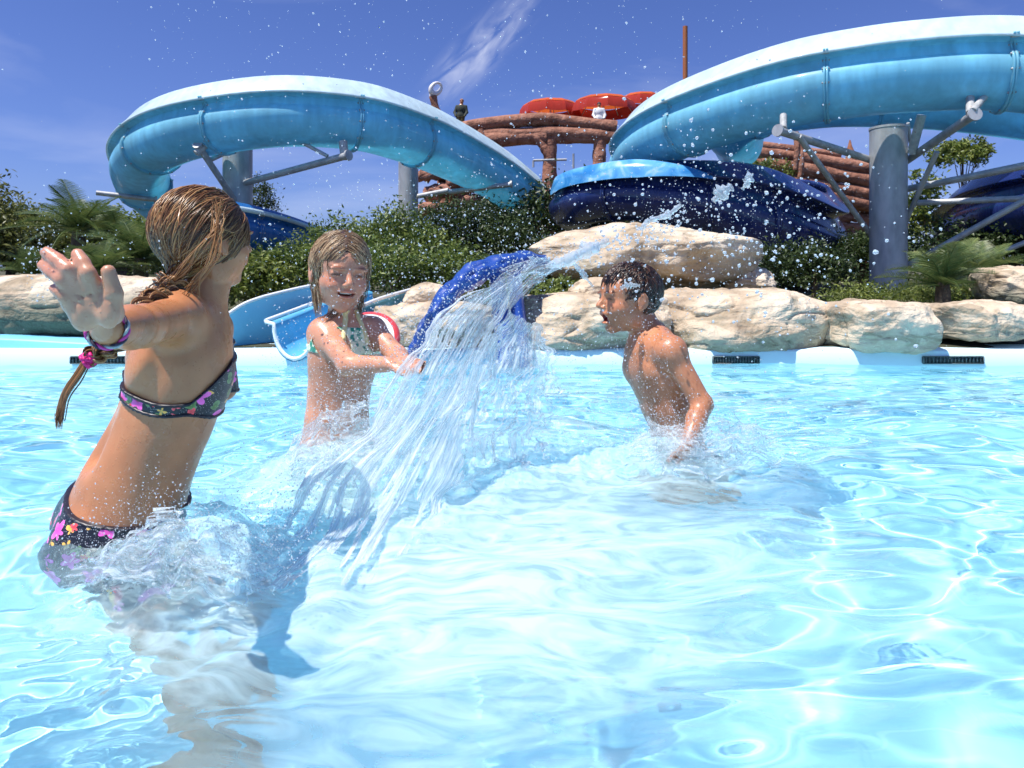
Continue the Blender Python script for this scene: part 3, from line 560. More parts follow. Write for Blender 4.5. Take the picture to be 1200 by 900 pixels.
log(br, [P(516, 158, D), P(560, 147, D), P(640, 140, D), P(722, 150, D)], 7.5, D, 1, 'handrail'); log(br, [P(516, 170, D), P(560, 160, D), P(640, 156, D), P(720, 160, D)], 7.5, D + .3, 2, 'beam')
log(br, [P(520, 180, D), P(548, 168, D - .2), P(600, 162, D), P(640, 161, D)], 9, D, 3, 'beam'); log(br, [P(640, 162, D), P(720, 163, D)], 6, D, 4, 'beam')
for i, (x0, y0, x1, y1, w) in enumerate([(645, 165, 641, 268, 8), (703, 163, 699, 225, 7.5), (573, 163, 575, 240, 6), (536, 165, 545, 250, 9), (520, 185, 524, 250, 8)]): log(br, [P(x0, y0, D), P((x0 + x1) / 2 + 1, (y0 + y1) / 2, D), P(x1, y1, D)], w, D, 10 + i, 'post')
log(br, [P(627, 160, D - .1), P(637, 172, D - .1), P(644, 186, D - .1)], 5, D, 18, 'strut'); log(br, [P(563, 152, D - .4), P(566, 166, D - .45), P(566, 185, D - .4)], 3.5, D, 19, 'strut')
hr_ = empty('hand_rail', P(640, 195, 16)); tag(hr_, 'thin grey pipe rail beside the posts of the log bridge', 'rail')
pipe(hr_, P(625, 188, 16), P(664, 187, 16), 1.4, 16, 'bar'); pipe(hr_, P(625, 196, 16), P(625, 188, 16), 1.2, 16, 'post'); pipe(hr_, P(672, 180, 16), P(672, 197, 16), 1.2, 16, 'post')
rk = empty('log_tower', P(930, 260, 16)); tag(rk, 'stacked red brown logs and stone courses behind the thick column at right', 'log wall')
D = 15.5
for i, (x0, y0, x1, y1, w) in enumerate([(846, 175, 1030, 199, 8), (850, 187, 1034, 214, 8.5), (842, 200, 1040, 232, 8), (900, 215, 1040, 246, 7.5), (852, 168, 984, 182, 5)]):
    log(rk, [P(x0, y0, D), P(x0 * .6 + x1 * .4, y0 * .6 + y1 * .4 - 1.5, D - .1), P(x1, y1, D)], w, D, 30 + i)
for i in range(9):
    for j in range(6):
        x = 888 + j * 27 + (i % 2) * 12; y = 232 + i * 11
        if x > 1050 or (x < 960 and i < 3): continue
        log(rk, [P(x, y, D + .15), P(x + 26, y + 2, D + .15)], 6.4, D, 50 + i * 7 + j, 'stone', M_REDSTONE, 10, 6, .25)
for i, (x, y) in enumerate([(933, 177), (938, 190)]): log(rk, [P(x, y - 22, D - .5), P(x + 1, y, D - .55), P(x - 1, y + 22, D - .5)], 3, D, 110 + i, 'strut')
rs = empty('rock_cliff', P(560, 250, 16.5)); tag(rs, 'tumbled red brown rocks under the log bridge behind the left flume', 'rocks')
k = 0
for (x, y, w) in [(508, 205, 15), (532, 214, 13), (556, 220, 15), (520, 226, 16), (548, 236, 14), (577, 232, 14), (600, 220, 13), (618, 232, 15), (585, 246, 16), (632, 246, 13), (508, 245, 15), (646, 225, 9), (652, 250, 14), (640, 268, 16), (665, 268, 14), (690, 275, 16), (718, 262, 15), (742, 258, 14), (690, 248, 12), (770, 262, 16), (805, 262, 15), (840, 268, 16)]:
    k += 1; log(rs, [P(x - w, y + 2, 16.3 + (k % 3) * .2), P(x, y - 2, 16.1), P(x + w, y + 1, 16.4)], w * .5, 16.3, 130 + k, 'stone', M_REDSTONE, 12, 9, .35)
tk = tag(empty('shell_totem', P(519, 150, 17)), 'tall brown post topped by a white ring shaped shell, left of the log bridge', 'totem')
log(tk, [P(527, 156, 17), P(519, 143, 17), P(511, 128, 17), P(507, 113, 17)], 4.5, 17, 190, 'post')
a = np.linspace(0, 2 * np.pi, 22); ring = np.array([P(511 + 6.0 * math.cos(q) + 1.5 * math.sin(q), 103.5 - 6.5 * math.sin(q), 17 + .1 * math.cos(q)) for q in a]); mb = MB(); tube(mb, ring, R(2.3, 17) * (1 + .35 * np.sin(a * 1 + 3.6)), 8, caps=False); tube(mb, [P(506, 113, 17), P(506, 106, 17)], R(3, 17), 8)
adopt(tk, mb.build('shell', mat('white shell', (.78, .74, .72), .5)))
pole = MB(); tube(pole, [P(803, 110, 15), P(803, 31, 15)], R(2.9, 15), 10); po = pole.build('timber_pole', mat('orange brown timber', (.33, .10, .03), .7)); tag(po, 'slim orange brown pole rising behind the large flume', 'pole')
fin = MB()
def tower(px, py, d, lab):
    r = tag(empty('toy_turret', P(px, py + 30, d)), lab, 'turret'); log(r, [P(px + 3, py + 35, d), P(px + 2, py + 20, d), P(px + 2, py + 6, d)], 8, d, 200, 'shaft', M_REDSTONE); mb = MB(); tube(mb, [P(px, py + 6, d), P(px, py, d)], R(4.5, d), 10); adopt(r, mb.build('lantern', mat('cream plaster', (.6, .5, .38), .7)))
    mb = MB(); tube(mb, [P(px, py, d), P(px, py - 6, d), P(px, py - 14, d)], [R(5, d), R(2.6, d), R(.6, d)], 10); adopt(r, mb.build('roof', M_POST))
tower(996, 178, 20, 'little turret with pointed brown roof just left of the thick column')

# red parasols seen from below
M_RED = slide_mat('red parasol cloth', (.50, .03, .012), .35, .8); M_ORANGE = slide_mat('parasol cloth with painted sunlight', (.85, .16, .03), .45, .8); M_AL = mat('aluminium', (.6, .6, .6), .35, Metallic=.8)  # orange edge: sunlight on the red cloth put into its colour
def parasol(px, py, d, rad, lab, turn):
    c = P(px, py, d); r = tag(empty('parasol', c - (0, 0, 1.9)), lab, 'parasol', 'red parasols above the log bridge'); n = 10
    ringp = lambda k, q, z: c + np.array([math.cos(2 * math.pi * (k + turn) / n) * rad * q, math.sin(2 * math.pi * (k + turn) / n) * rad * q, z])
    for k in range(n):
        def rows(spec, sag=0):
            out = []
            for q, z in spec:
                s = np.linspace(0, 1, 7)[:, None]; e = ringp(k, q, z) * (1 - s) + ringp(k + 1, q, z) * s; e[:, 2] += sag * np.sin(np.pi * s[:, 0]); out.append(e)
            return np.stack(out)
        mb = MB(); mb.add(rows([(1.02, -.14), (1.0, .02), (.90, .15)], -.02), grid_faces(3, 7)); adopt(r, mb.build('canopy_panel', M_RED))
        mb = MB(); mb.add(rows([(.903, .15), (.80, .215), (.76, .235)]), grid_faces(3, 7)); adopt(r, mb.build('edge_panel', M_ORANGE))
        mb = MB(); mb.add(rows([(.757, .236), (.4, .29), (.02, .34)]), grid_faces(3, 7)); adopt(r, mb.build('top_panel', M_RED))
        mb = MB(); tube(mb, [ringp(k, .03, .30), ringp(k, .76, .20), ringp(k, .98, -.02)], .012, 5); adopt(r, mb.build('rib', M_AL))
    mb = MB(); tube(mb, [c - (0, 0, 2.0), c + (0, 0, .36)], .03, 8); adopt(r, mb.build('pole', M_AL))
parasol(645, 131, 19.5, .88, 'left of the two red parasols with sunlit orange painted on the edges above the log bridge', .2)
parasol(707, 127, 18.8, .90, 'right red parasol behind the person in white on the log bridge', .5)
parasol(752, 121, 21.5, .7, 'small red parasol half hidden behind the rim of the large flume', .1)
# ------------------------------------------------------------------ vegetation
def leaves(n, center, rad, size, seed, shell=.55, squash=1.0, noise=.2, fold=True, clump=60, down=0.2):
    """many small folded leaves in clumps through an uneven crown"""
    r = np.random.default_rng(seed); rad = np.asarray(rad, float)
    D = r.normal(size=(clump, 3)); D /= np.linalg.norm(D, axis=1)[:, None]; D[:, 2] = np.where(D[:, 2] < -.35, -D[:, 2], D[:, 2])
    rr = (1 - shell * r.random(clump)**1.6) * (1 + noise * vnoise(D * 2.1 + seed, seed)); cc = D * rr[:, None] * rad
    k = r.integers(0, clump, n); cr_ = rad.mean() * (.16 + .16 * r.random(clump)); p = cc[k] + r.normal(size=(n, 3)) * cr_[k][:, None] * .55
    nr = r.normal(size=(n, 3)) + [0, 0, .7]; nr /= np.linalg.norm(nr, axis=1)[:, None]; ax = np.cross(nr, r.normal(size=(n, 3))); ax /= np.linalg.norm(ax, axis=1)[:, None]; bx = np.cross(nr, ax)
    s = size * (.6 + .8 * r.random(n))[:, None]; a = p - ax * s; b = p + ax * s; c = p + bx * s * .42 + nr * s * .18; d = p - bx * s * .42 + nr * s * .18
    V = np.stack([a, d, b, c], 1).reshape(-1, 3); i = np.arange(n) * 4; F = np.concatenate([np.stack([i, i + 1, i + 2], -1), np.stack([i, i + 2, i + 3], -1)])
    col = np.clip(.5 + .28 * r.normal(size=n) + .12 * np.sin(k * 7.7), 0, 1); C = np.repeat(np.stack([col] * 3, -1), 4, 0)
    return V + np.asarray(center), F, C
def bush(px, py_base, d, rx, rz, n, size, m, lab, seed, group=None, cat='bush', ry=None, trunk=True, name='bush', clump=80, zc=None):
    base = P(px, py_base, d); root = tag(empty(name, base), lab, cat, group); c = base + (0, 0, rz * (.75 if zc is None else zc))
    V, F, C = leaves(n, c, (rx, ry or rx * .8, rz), size, seed, clump=clump); mb = MB(); mb.add(V, F, C); o = mb.build('crown', m, smooth=False); adopt(root, o)
    if trunk:
        mb = MB(); rr = np.random.default_rng(seed)
        tube(mb, [base - (0, 0, .1), base + (0, 0, rz * .4), c], [rx * .09, rx * .07, rx * .03], 8)
        for k in range(6):
            e = c + (rr.uniform(-.6, .6) * rx, rr.uniform(-.4, .4) * rx, rr.uniform(-.1, .6) * rz); tube(mb, catmull([base + (0, 0, rz * .25), (base + c) / 2 + (0, 0, .1 * rz), e], 6), np.linspace(rx * .045, rx * .01, 6), 6)
        adopt(root, mb.build('trunk', M_BARK))
    return root
hg = 'hedge shrubs behind the pool'
for a in [(300, 372, 7.0, .40, .36, 4200, .030, M_YELLEAF, 'bright green shrub beside the short dark blue flume, left end of the hedge'),
          (345, 360, 7.4, .5, .38, 6000, .026, M_HEDGE, 'shrub directly behind the middle girl, left of her head'),
          (415, 355, 7.8, .75, .50, 8500, .026, M_HEDGE, 'broad shrub above the middle girl, below the pale grey column'),
          (470, 350, 8.0, .62, .56, 8500, .026, M_HEDGE, 'shrub at the foot of the pale grey column'),
          (520, 350, 8.6, .75, .66, 8500, .028, M_DARKLEAF, 'dark shrub right of the pale grey column, in the flume\'s shade'),
          (585, 350, 8.4, .70, .60, 8500, .028, M_DARKLEAF, 'dark shrub above the royal blue slide'),
          (535, 352, 6.6, .55, .26, 5200, .022, M_HEDGE, 'low clipped sunlit shrub above the small beige boulder'),
          (460, 352, 6.5, .5, .30, 5200, .022, M_HEDGE, 'low shrub between the middle girl and the small beige boulder'),
          (610, 372, 6.4, .4, .30, 4200, .022, M_HEDGE, 'shrub filling the gap under the arching royal blue slide'),
          (654, 368, 5.5, .20, .16, 3000, .018, M_HEDGE, 'small shrub in the rock hollow left of the boy\'s face')]:
    bush(*a, seed=len(a[8]) + int(a[0]), group=hg, ry=a[3] * .7, clump=130)
dk = 'shaded plants under the navy flume'
for a in [(630, 300, 13.2, 1.3, .75, 6000, .05, M_DARKLEAF, 'dark tall plants in shade between the left flume and the navy coil'),
          (720, 300, 12.6, 1.3, .8, 5000, .045, M_DARKLEAF, 'dark plants under the front of the navy coil'),
          (800, 300, 12.5, 1.2, .4, 4000, .045, M_DARKLEAF, 'dark plants under the navy flume above the flat boulder'),
          (905, 342, 8.4, .55, .32, 5500, .024, M_DARKLEAF, 'dark plants right of the flat boulder'),
          (955, 345, 8.0, .45, .32, 5500, .024, M_DARKLEAF, 'dark plants left of the thick grey column'),
          (1010, 343, 10.4, .6, .5, 6500, .028, M_DARKLEAF, 'dark plants just behind the foot of the thick grey column'),
          (1090, 340, 10.5, 1.1, .52, 6000, .036, M_DARKLEAF, 'dark bush right of the thick grey column behind the cycad'),
          (1180, 335, 10.5, 1.2, .50, 6000, .036, M_DARKLEAF, 'dark bush at the right edge behind the braces')]:
    bush(*a, seed=len(a[8]) + int(a[0]), group=dk, clump=110)
bush(1128, 300, 14.5, .62, .36, 4000, .045, M_YELLEAF, 'bright yellow green tree showing under the second flume at right', 77, cat='tree', zc=5.8, name='broadleaf_tree', clump=50)
bush(1085, 330, 13.0, .45, .9, 3000, .045, M_YELLEAF, 'thin yellow green sapling beside the thick grey column', 78, cat='tree', zc=1.2, name='sapling', clump=30)
bush(1050, 350, 6.6, .7, .05, 4200, .018, M_YELLEAF, 'low ground cover on top of the rocks at the foot of the thick column', 79, cat='ground cover', trunk=False, zc=.5, name='ground_cover')
bush(890, 200, 15.5, .8, .22, 2500, .04, M_HEDGE, 'small green tuft on top of the stacked logs', 80, cat='shrub', trunk=False, zc=-.2, name='shrub')
tg = 'trees beyond the left rock'
for i, (x, y, d, rx, rz, m, lab) in enumerate([(12, 330, 22, 1.6, 1.35, M_OLIVE, 'olive green round tree at the far left edge'), (58, 330, 24, 1.5, 1.15, M_OLIVE, 'olive tree left of the tall cycad'), (105, 330, 26, 2.3, 1.1, M_OLIVE, 'olive green tree behind the tall cycad'),
      (150, 332, 23, 1.6, 1.3, M_HEDGE, 'green tree behind the raised thumb'), (195, 330, 24, 1.5, 1.2, M_HEDGE, 'green tree behind the near girl\'s plait'), (-50, 330, 20, 2, 1.7, M_OLIVE, 'olive tree mostly outside the left picture edge'), (302, 330, 30, .8, 2.5, M_DARKLEAF, 'distant pointed tree beside the left column')]):
    bush(x, y, d, rx, rz, 6500, .085 if d < 30 else .06, m, lab, 300 + i, tg, 'tree', name='tree', clump=90, trunk=True)

# cycads: every frond an object sharing a few meshes
def frond_mesh(L, nl, wl, droop, seed):
    r = random.Random(seed); mb = MB(); t = np.linspace(0, 1, 14); sp = np.stack([t * L * (1 - .12 * droop * t), 0 * t, L * (.28 * t - droop * t**2.0)], -1); tube(mb, sp, np.linspace(.012, .003, 14) * L / .8, 5, c=(.5, .5, .5))
    for k in range(nl):
        u = .08 + .92 * k / nl; i = u * 13; p = sp[int(i)] + (sp[min(13, int(i) + 1)] - sp[int(i)]) * (i - int(i)); w = wl * math.sin(math.pi * min(1, u * .92 + .10))**.6
        for s in (-1, 1):
            tip = p + np.array([w * .5, s * w * 1.1, w * (.28 + r.uniform(-.12, .08)) - .12 * w]); h = L * .24 / nl; c = r.uniform(.25, .85)
            mb.add([p - (h, 0, 0), p + (h, 0, .002), (p + tip) / 2 + (h * 1.1, 0, .01 * L), tip, (p + tip) / 2 - (h * .9, 0, -.01 * L)], [[0, 1, 2], [0, 2, 4], [4, 2, 3]], (c, c, c))
    return mb
def cycad(px, py, d, L, nf, lab, seed, trunk=0, m=M_FROND, nl=46, wl=.19, group=None):
    base = P(px, py, d); r = random.Random(seed); root = tag(empty('cycad', base), lab, 'cycad', group); protos = []
    for k in range(3):
        o = frond_mesh(L, nl, wl * L / .8, .30 + .22 * k, seed + k).build('frond', m, smooth=False); protos.append(o)
    for k in range(nf):
        o = protos[k] if k < 3 else copyobj(protos[k % 3]); o.parent = root; o.location = (0, 0, trunk); e = r.uniform(-.1, 1.15) if k > 4 else r.uniform(.5, 1.2)
        o.rotation_euler = (r.uniform(-.25, .25), -e, k * 2.399 + r.uniform(-.2, .2)); s = r.uniform(.75, 1.1); o.scale = (s, s, s)
    mb = MB(); tube(mb, [(0, 0, -.15), (0, 0, trunk * .6), (0, 0, trunk + .04)], [L * .13, L * .11, L * .09], 12); o = mb.build('trunk', M_BARK); o.parent = root
    return root
cycad(1105, 347, 5.9, .52, 30, 'green cycad drooping over the squared rock block at right', 5, .08, M_FROND)
cycad(1150, 342, 6.5, .5, 26, 'second cycad behind the drooping one, near the right boulder', 6, .1)
cg = 'cycads left behind the rock'
cycad(92, 322, 10.0, .9, 32, 'tall cycad whose crown stands against the sky above the raised hand', 8, .62, group=cg)
cycad(165, 330, 8.6, .75, 34, 'cycad just left of the near girl\'s hair', 9, .25, group=cg)
cycad(120, 335, 8.0, .6, 26, 'low cycad behind the raised thumb', 10, .15, group=cg)
cycad(140, 325, 10.5, .8, 26, 'cycad behind and between the other left ones', 14, .5, group=cg)
cycad(38, 335, 9.0, .55, 22, 'low cycad left of the raised hand', 15, .1, group=cg)
# ------------------------------------------------------------------ people
def skin_fn(deep):
    def fn(t, b):
        L = t.links.new; tc = N(t, 'TexCoord'); n = N(t, 'TexNoise', Scale=14, Detail=6); L(tc.outputs['Object'], n.inputs['Vector'])
        r = ramp(t, [(.3, tuple(x * .82 for x in deep)), (.55, deep), (.8, tuple(min(1, x * 1.16) for x in deep))]); L(n.outputs[0], r.inputs[0])
        a = N(t, 'VertexColor', layer_name='Col'); mx = N(t, 'Mix', data_type='RGBA', blend_type='MULTIPLY'); mx.inputs[0].default_value = 1; L(r.outputs[0], mx.inputs[6]); L(a.outputs[0], mx.inputs[7]); L(mx.outputs[2], b.inputs['Base Color'])
        v = N(t, 'TexVoronoi', Scale=120); L(tc.outputs['Object'], v.inputs['Vector'])       # water beads on wet skin
        m1 = N(t, 'MapRange'); m1.inputs['From Min'].default_value = .0; m1.inputs['From Max'].default_value = .28; m1.inputs['To Min'].default_value = 1; m1.inputs['To Max'].default_value = 0; L(v.outputs[0], m1.inputs[0])
        n2 = N(t, 'TexNoise', Scale=11, Detail=2); L(tc.outputs['Object'], n2.inputs['Vector']); m2 = N(t, 'MapRange'); m2.inputs['From Min'].default_value = .42; m2.inputs['From Max'].default_value = .56; L(n2.outputs[0], m2.inputs[0])
        mm = N(t, 'Math', operation='MULTIPLY'); L(m1.outputs[0], mm.inputs[0]); L(m2.outputs[0], mm.inputs[1])
        n3 = N(t, 'TexNoise', Scale=260, Detail=4); L(tc.outputs['Object'], n3.inputs['Vector']); ma = N(t, 'Math', operation='MULTIPLY_ADD'); L(n3.outputs[0], ma.inputs[0]); ma.inputs[1].default_value = .12; L(mm.outputs[0], ma.inputs[2])
        bp = N(t, 'Bump', Strength=.5, Distance=.0012); L(ma.outputs[0], bp.inputs['Height']); L(bp.outputs[0], b.inputs['Normal'])
        n4 = N(t, 'TexNoise', Scale=30, Detail=5); L(tc.outputs['Object'], n4.inputs['Vector']); rr = N(t, 'MapRange'); rr.inputs['From Min'].default_value = .35; rr.inputs['From Max'].default_value = .65; rr.inputs['To Min'].default_value = .22; rr.inputs['To Max'].default_value = .46; L(n4.outputs[0], rr.inputs[0]); L(rr.outputs[0], b.inputs['Roughness'])
        b.inputs['Subsurface Weight'].default_value = .18; b.inputs['Subsurface Radius'].default_value = (.9, .35, .2); b.inputs['Subsurface Scale'].default_value = .012
    return fn
M_SKIN = mat('tanned wet skin', (.45, .22, .12), fn=skin_fn((.50, .205, .09)))
M_SKIN2 = mat('fair wet skin', (.55, .3, .2), fn=skin_fn((.60, .28, .17)))  # the middle girl's own fairer skin tone
M_SKIN3 = mat('boy wet skin', (.45, .22, .12), fn=skin_fn((.48, .20, .10)))
def hair_fn(cols):
    def fn(t, b):
        L = t.links.new; a = N(t, 'VertexColor', layer_name='Col'); r = ramp(t, [(.1, cols[0]), (.5, cols[1]), (.9, cols[2])]); L(a.outputs[0], r.inputs[0]); L(r.outputs[0], b.inputs['Base Color']); b.inputs['Anisotropic'].default_value = .5
    return fn
M_HAIR = mat('wet brown hair', rough=.3, fn=hair_fn([(.03, .013, .006), (.14, .058, .02), (.42, .22, .085)]))
M_HAIR2 = mat('wet dark blond hair', rough=.33, fn=hair_fn([(.075, .04, .022), (.25, .145, .075), (.56, .39, .22)]))
M_HAIR3 = mat('wet black brown hair', rough=.28, fn=hair_fn([(.010, .006, .004), (.035, .016, .009), (.12, .05, .026)]))
def floral(t, b):
    L = t.links.new; tc = N(t, 'TexCoord')
    def flowers(scale, rad, seedoff, col, centre, petals=5, keep=.5):
        m = N(t, 'Mapping'); m.inputs['Location'].default_value = (seedoff, seedoff * .7, seedoff * .3); L(tc.outputs['Object'], m.inputs[0])
        nz = N(t, 'TexNoise', Scale=60, Detail=2); L(m.outputs[0], nz.inputs['Vector']); v = N(t, 'TexVoronoi', Scale=scale, Randomness=.8); L(m.outputs[0], v.inputs['Vector'])
        s = N(t, 'VectorMath', operation='SUBTRACT'); L(m.outputs[0], s.inputs[0]); L(v.outputs['Position'], s.inputs[1]); xy = N(t, 'SeparateXYZ'); L(s.outputs[0], xy.inputs[0])
        at = N(t, 'Math', operation='ARCTAN2'); L(xy.outputs[0], at.inputs[0]); L(xy.outputs[2], at.inputs[1]); mu = N(t, 'Math', operation='MULTIPLY'); mu.inputs[1].default_value = petals; L(at.outputs[0], mu.inputs[0]); sn = N(t, 'Math', operation='SINE'); L(mu.outputs[0], sn.inputs[0])
        r_ = N(t, 'Math', operation='MULTIPLY_ADD'); L(sn.outputs[0], r_.inputs[0]); r_.inputs[1].default_value = rad * .24; r_.inputs[2].default_value = rad; lt = N(t, 'Math', operation='LESS_THAN'); L(v.outputs['Distance'], lt.inputs[0]); L(r_.outputs[0], lt.inputs[1])
        sc_ = N(t, 'SeparateColor'); L(v.outputs['Color'], sc_.inputs[0]); kp = N(t, 'Math', operation='LESS_THAN'); L(sc_.outputs[0], kp.inputs[0]); kp.inputs[1].default_value = keep; f = N(t, 'Math', operation='MULTIPLY'); L(lt.outputs[0], f.inputs[0]); L(kp.outputs[0], f.inputs[1])
        mr = N(t, 'MapRange'); mr.inputs['From Max'].default_value = rad; L(v.outputs['Distance'], mr.inputs[0]); cr_ = ramp(t, [(.12, centre), (.3, col), (1, tuple(min(1, c * 1.5 + .08) for c in col))]); L(mr.outputs[0], cr_.inputs[0]); return f.outputs[0], cr_.outputs[0]
    v = N(t, 'TexVoronoi', Scale=260, Randomness=.4); L(tc.outputs['Object'], v.inputs['Vector']); lt = N(t, 'Math', operation='LESS_THAN'); lt.inputs[1].default_value = .2; L(v.outputs[0], lt.inputs[0])
    cur = N(t, 'Mix', data_type='RGBA'); cur.inputs[6].default_value = (.012, .012, .02, 1); cur.inputs[7].default_value = (.5, .5, .52, 1); L(lt.outputs[0], cur.inputs[0]); cur = cur.outputs[2]
    for a in ((26, .28, 5.1, (.08, .16, .03), (.2, .3, .08), 3, .6), (24, .26, 3.3, (.75, .30, .02), (.8, .5, .05), 4, .3), (21, .36, 1.3, (.70, .05, .34), (.5, .01, .05), 5, .75), (34, .3, 9.3, (.6, .02, .03), (.7, .3, .05), 4, .25)):
        f, c = flowers(*a); mx = N(t, 'Mix', data_type='RGBA'); L(f, mx.inputs[0]); L(cur, mx.inputs[6]); L(c, mx.inputs[7]); cur = mx.outputs[2]
    L(cur, b.inputs['Base Color'])
M_FLORAL = mat('black floral swimwear', rough=.35, fn=floral)
M_TRIM = mat('black trim', (.015, .012, .02), .4)
M_GREENBIKINI = mat('pale green patterned swimwear', rough=.4, fn=noisecol([(.36, (.03, .30, .17)), (.44, (.70, .82, .55)), (.54, (.85, .86, .62)), (.62, (.05, .30, .20))], 38, 2, 0))

def head(S, c, f, H, up=(0, 0, 1), mouth=0.0, smile=0.0):
    """adds a child's head of height H to the implicit body; returns local frame function and tint zones"""
    M = frame(f, up); c = np.asarray(c); q = lambda x, y, z: c + H * (np.array([x, y, z]) @ M); E = lambda p, r, k=.03, sub=False: S.ell(q(*p), np.array(r) * H, M, k * H, sub)
    E((0, -.06, .11), (.335, .425, .385)); E((0, .10, -.12), (.265, .29, .34), .08); E((0, .15, .13), (.28, .225, .22), .08)
    for s in (-1, 1): E((s * .155, .20, -.13), (.125, .13, .12), .07); E((s * .20, -.0, -.27), (.07, .13, .12), .08)
    E((0, .245, -.395 - .03 * mouth), (.095, .085, .075), .06)
    for s in (-1, 1): E((s * .14, .40, .015), (.085, .07, .05), .05, True)
    for s in (-1, 1): E((s * .135, .315, .005), (.075, .052, .045), .015); E((s * .14, .365, .072), (.10, .03, .022), .04)
    S.cone(q(0, .36, .03), q(0, .445, -.10), .028 * H, .042 * H, .04 * H)
    for s in (-1, 1): E((s * .042, .40, -.125), (.034, .035, .026), .02); E((s * .024, .435, -.148), (.012, .016, .012), .01, True)
    E((0, .36, -.215), (.10, .05, .045), .04)
    if mouth > 0 and smile:
        E((0, .375, -.197), (.105, .035, .020), .02); E((0, .362, -.275), (.09, .036, .022), .02); E((0, .40, -.236), (.098, .13, .020), .012, True)
        for s in (-1, 1): E((s * .095, .37, -.220), (.024, .08, .012), .01, True); E((s * .16, .31, -.15), (.07, .05, .055), .03)
    elif mouth > 0:
        E((0, .375, -.195), (.095, .035, .022), .02); E((0, .345, -.30 - .05 * mouth), (.085, .04, .026), .02); E((0, .40, -.245 - .02 * mouth), (.075, .13, .020 + .045 * mouth), .015, True)
    else:
        E((0, .378, -.208), (.085, .032, .017), .015); E((0, .37, -.250), (.075, .034, .02), .015); E((0, .415, -.228), (.095, .035, .007), .01, True)
        if smile: 
            for s in (-1, 1): E((s * .115, .35, -.215), (.022, .03, .03), .02, True)
    for s in (-1, 1):
        E((s * .345, -.05, -.02), (.034, .085, .12), .015); E((s * .383, -.02, .0), (.022, .048, .070), .012, True); E((s * .345, -.02, -.125), (.028, .038, .04), .015)
    return M, q
def tint_face(V, M, c, H, mouth=0, brow=(.42, .34, .3)):
    L = (V - c) @ M.T / H; T = np.ones((len(V), 3)); x, y, z = L.T; ax = np.abs(x); fr = y > .18
    def mix(m, col): T[:] = T * (1 - m[:, None]) + T * np.array(col) * m[:, None]
    g = lambda a, b, w: np.clip(1 - ((a)**2 + (b)**2) / w, 0, 1)
    mix(fr * np.clip(1 - ((ax - .14) / .11)**2 - ((z - .09 - .06 * (ax - .14)) / .018)**2, 0, 1)**.5, brow)
    mix(fr * np.clip(1 - ((ax - .137) / .078)**2 - ((z + .005 + .9 * (ax - .137)**2) / .017)**2, 0, 1)**.5, (.12, .09, .08))
    mix(fr * np.clip(1 - (x / .10)**2 - ((z + .228 + .03 * mouth) / (.05 + .05 * mouth))**2, 0, 1)**.6, (1.05, .66, .68))
    if mouth > .3: mix((y > .26) * (y < .345) * (ax < .085) * (z < -.2) * (z > -.34) * 1.0, (.45, .12, .12))
    elif mouth: mix((y > .20) * (y < .352) * (ax < .10) * (z < -.222) * (z > -.262) * 1.0, (.35, .12, .10))
    mix(fr * g(ax - .19, z + .10, .012), (1.04, .92, .92)); return T
def add_hand_px(S, wrist, palm, fingers, thumb, rp, k=.006):
    """wrist/palm centre and finger joints are points in space; each finger its own chain of three phalanges"""
    for f in fingers:
        S.cone(palm, f[0], rp * .8, f[4] * 1.1, k * 1.3)
    S.cone(wrist, palm, rp * .9, rp * .8, k * 2)
    for f in fingers:
        for a, b, ra, rb in ((f[0], f[1], f[4] * 1.12, f[4] * 1.02), (f[1], f[2], f[4] * 1.05, f[4] * .95), (f[2], f[3], f[4] * .98, f[4] * .86)): S.cone(a, b, ra, rb, k * .5)
    t = thumb; S.cone(wrist * .45 + palm * .55, t[0], rp * .9, t[3] * 1.45, k * 1.6); S.cone(t[0], t[1], t[3] * 1.4, t[3] * 1.05, k); S.cone(t[1], t[2], t[3] * 1.05, t[3] * .9, k * .6)
def simple_hand(S, wrist, tip_dir, nrm, L, side=1, curl=.35, k=.004):
    """small hand made of palm, four unequal curled fingers and a thumb on the side of the palm"""
    d = np.asarray(tip_dir, float); d /= np.linalg.norm(d); n = np.asarray(nrm, float); n -= d * (n @ d); n /= np.linalg.norm(n); s = np.cross(d, n) * side; r = L * .058
    pc = wrist + d * L * .26
    for i, (o, l) in enumerate(((-.19, .40), (-.065, .46), (.06, .43), (.18, .33))):
        b = wrist + d * L * .50 + s * o * L; S.cone(wrist + d * .06 * L + s * o * .5 * L, b, r * 1.5, r * 1.3, k * 2); p = b; a = curl * (.5 + .12 * i)
        for j, q in enumerate((.45, .32, .23)):
            dd = d * math.cos(a * (j + .6)) + n * math.sin(a * (j + .6)); e = p + dd * l * L * q + s * o * .05 * L; S.cone(p, e, r * (1.08 - .1 * j), r * (1.0 - .1 * j), k * .5); p = e
    t0 = wrist + d * .16 * L - s * .17 * L; t1 = t0 + (d * .6 - s * .55 + n * .25) * L * .24; t2 = t1 + (d * .85 - s * .2 + n * .3) * L * .2
    S.cone(pc, t0, r * 1.4, r * 1.4, k * 2); S.cone(t0, t1, r * 1.35, r * 1.1, k); S.cone(t1, t2, r * 1.1, r * .9, k * .5)
def surf_r(S, c, d, r0=.05, r1=.3):       # distance from c along d to the skin
    F = S.F; t = np.linspace(r0, r1, 60); p = np.asarray(c) + np.outer(t, d); i = np.clip(np.round((p - S.lo) / S.h).astype(int), 0, S.n - 1); v = F[i[:, 0], i[:, 1], i[:, 2]]; w = np.where(v > 0)[0]; return t[w[0]] if len(w) else r1
def strand(mb, pts, r, shade, seg=5): tube(mb, pts, r, seg, c=(shade,) * 3, caps=False)
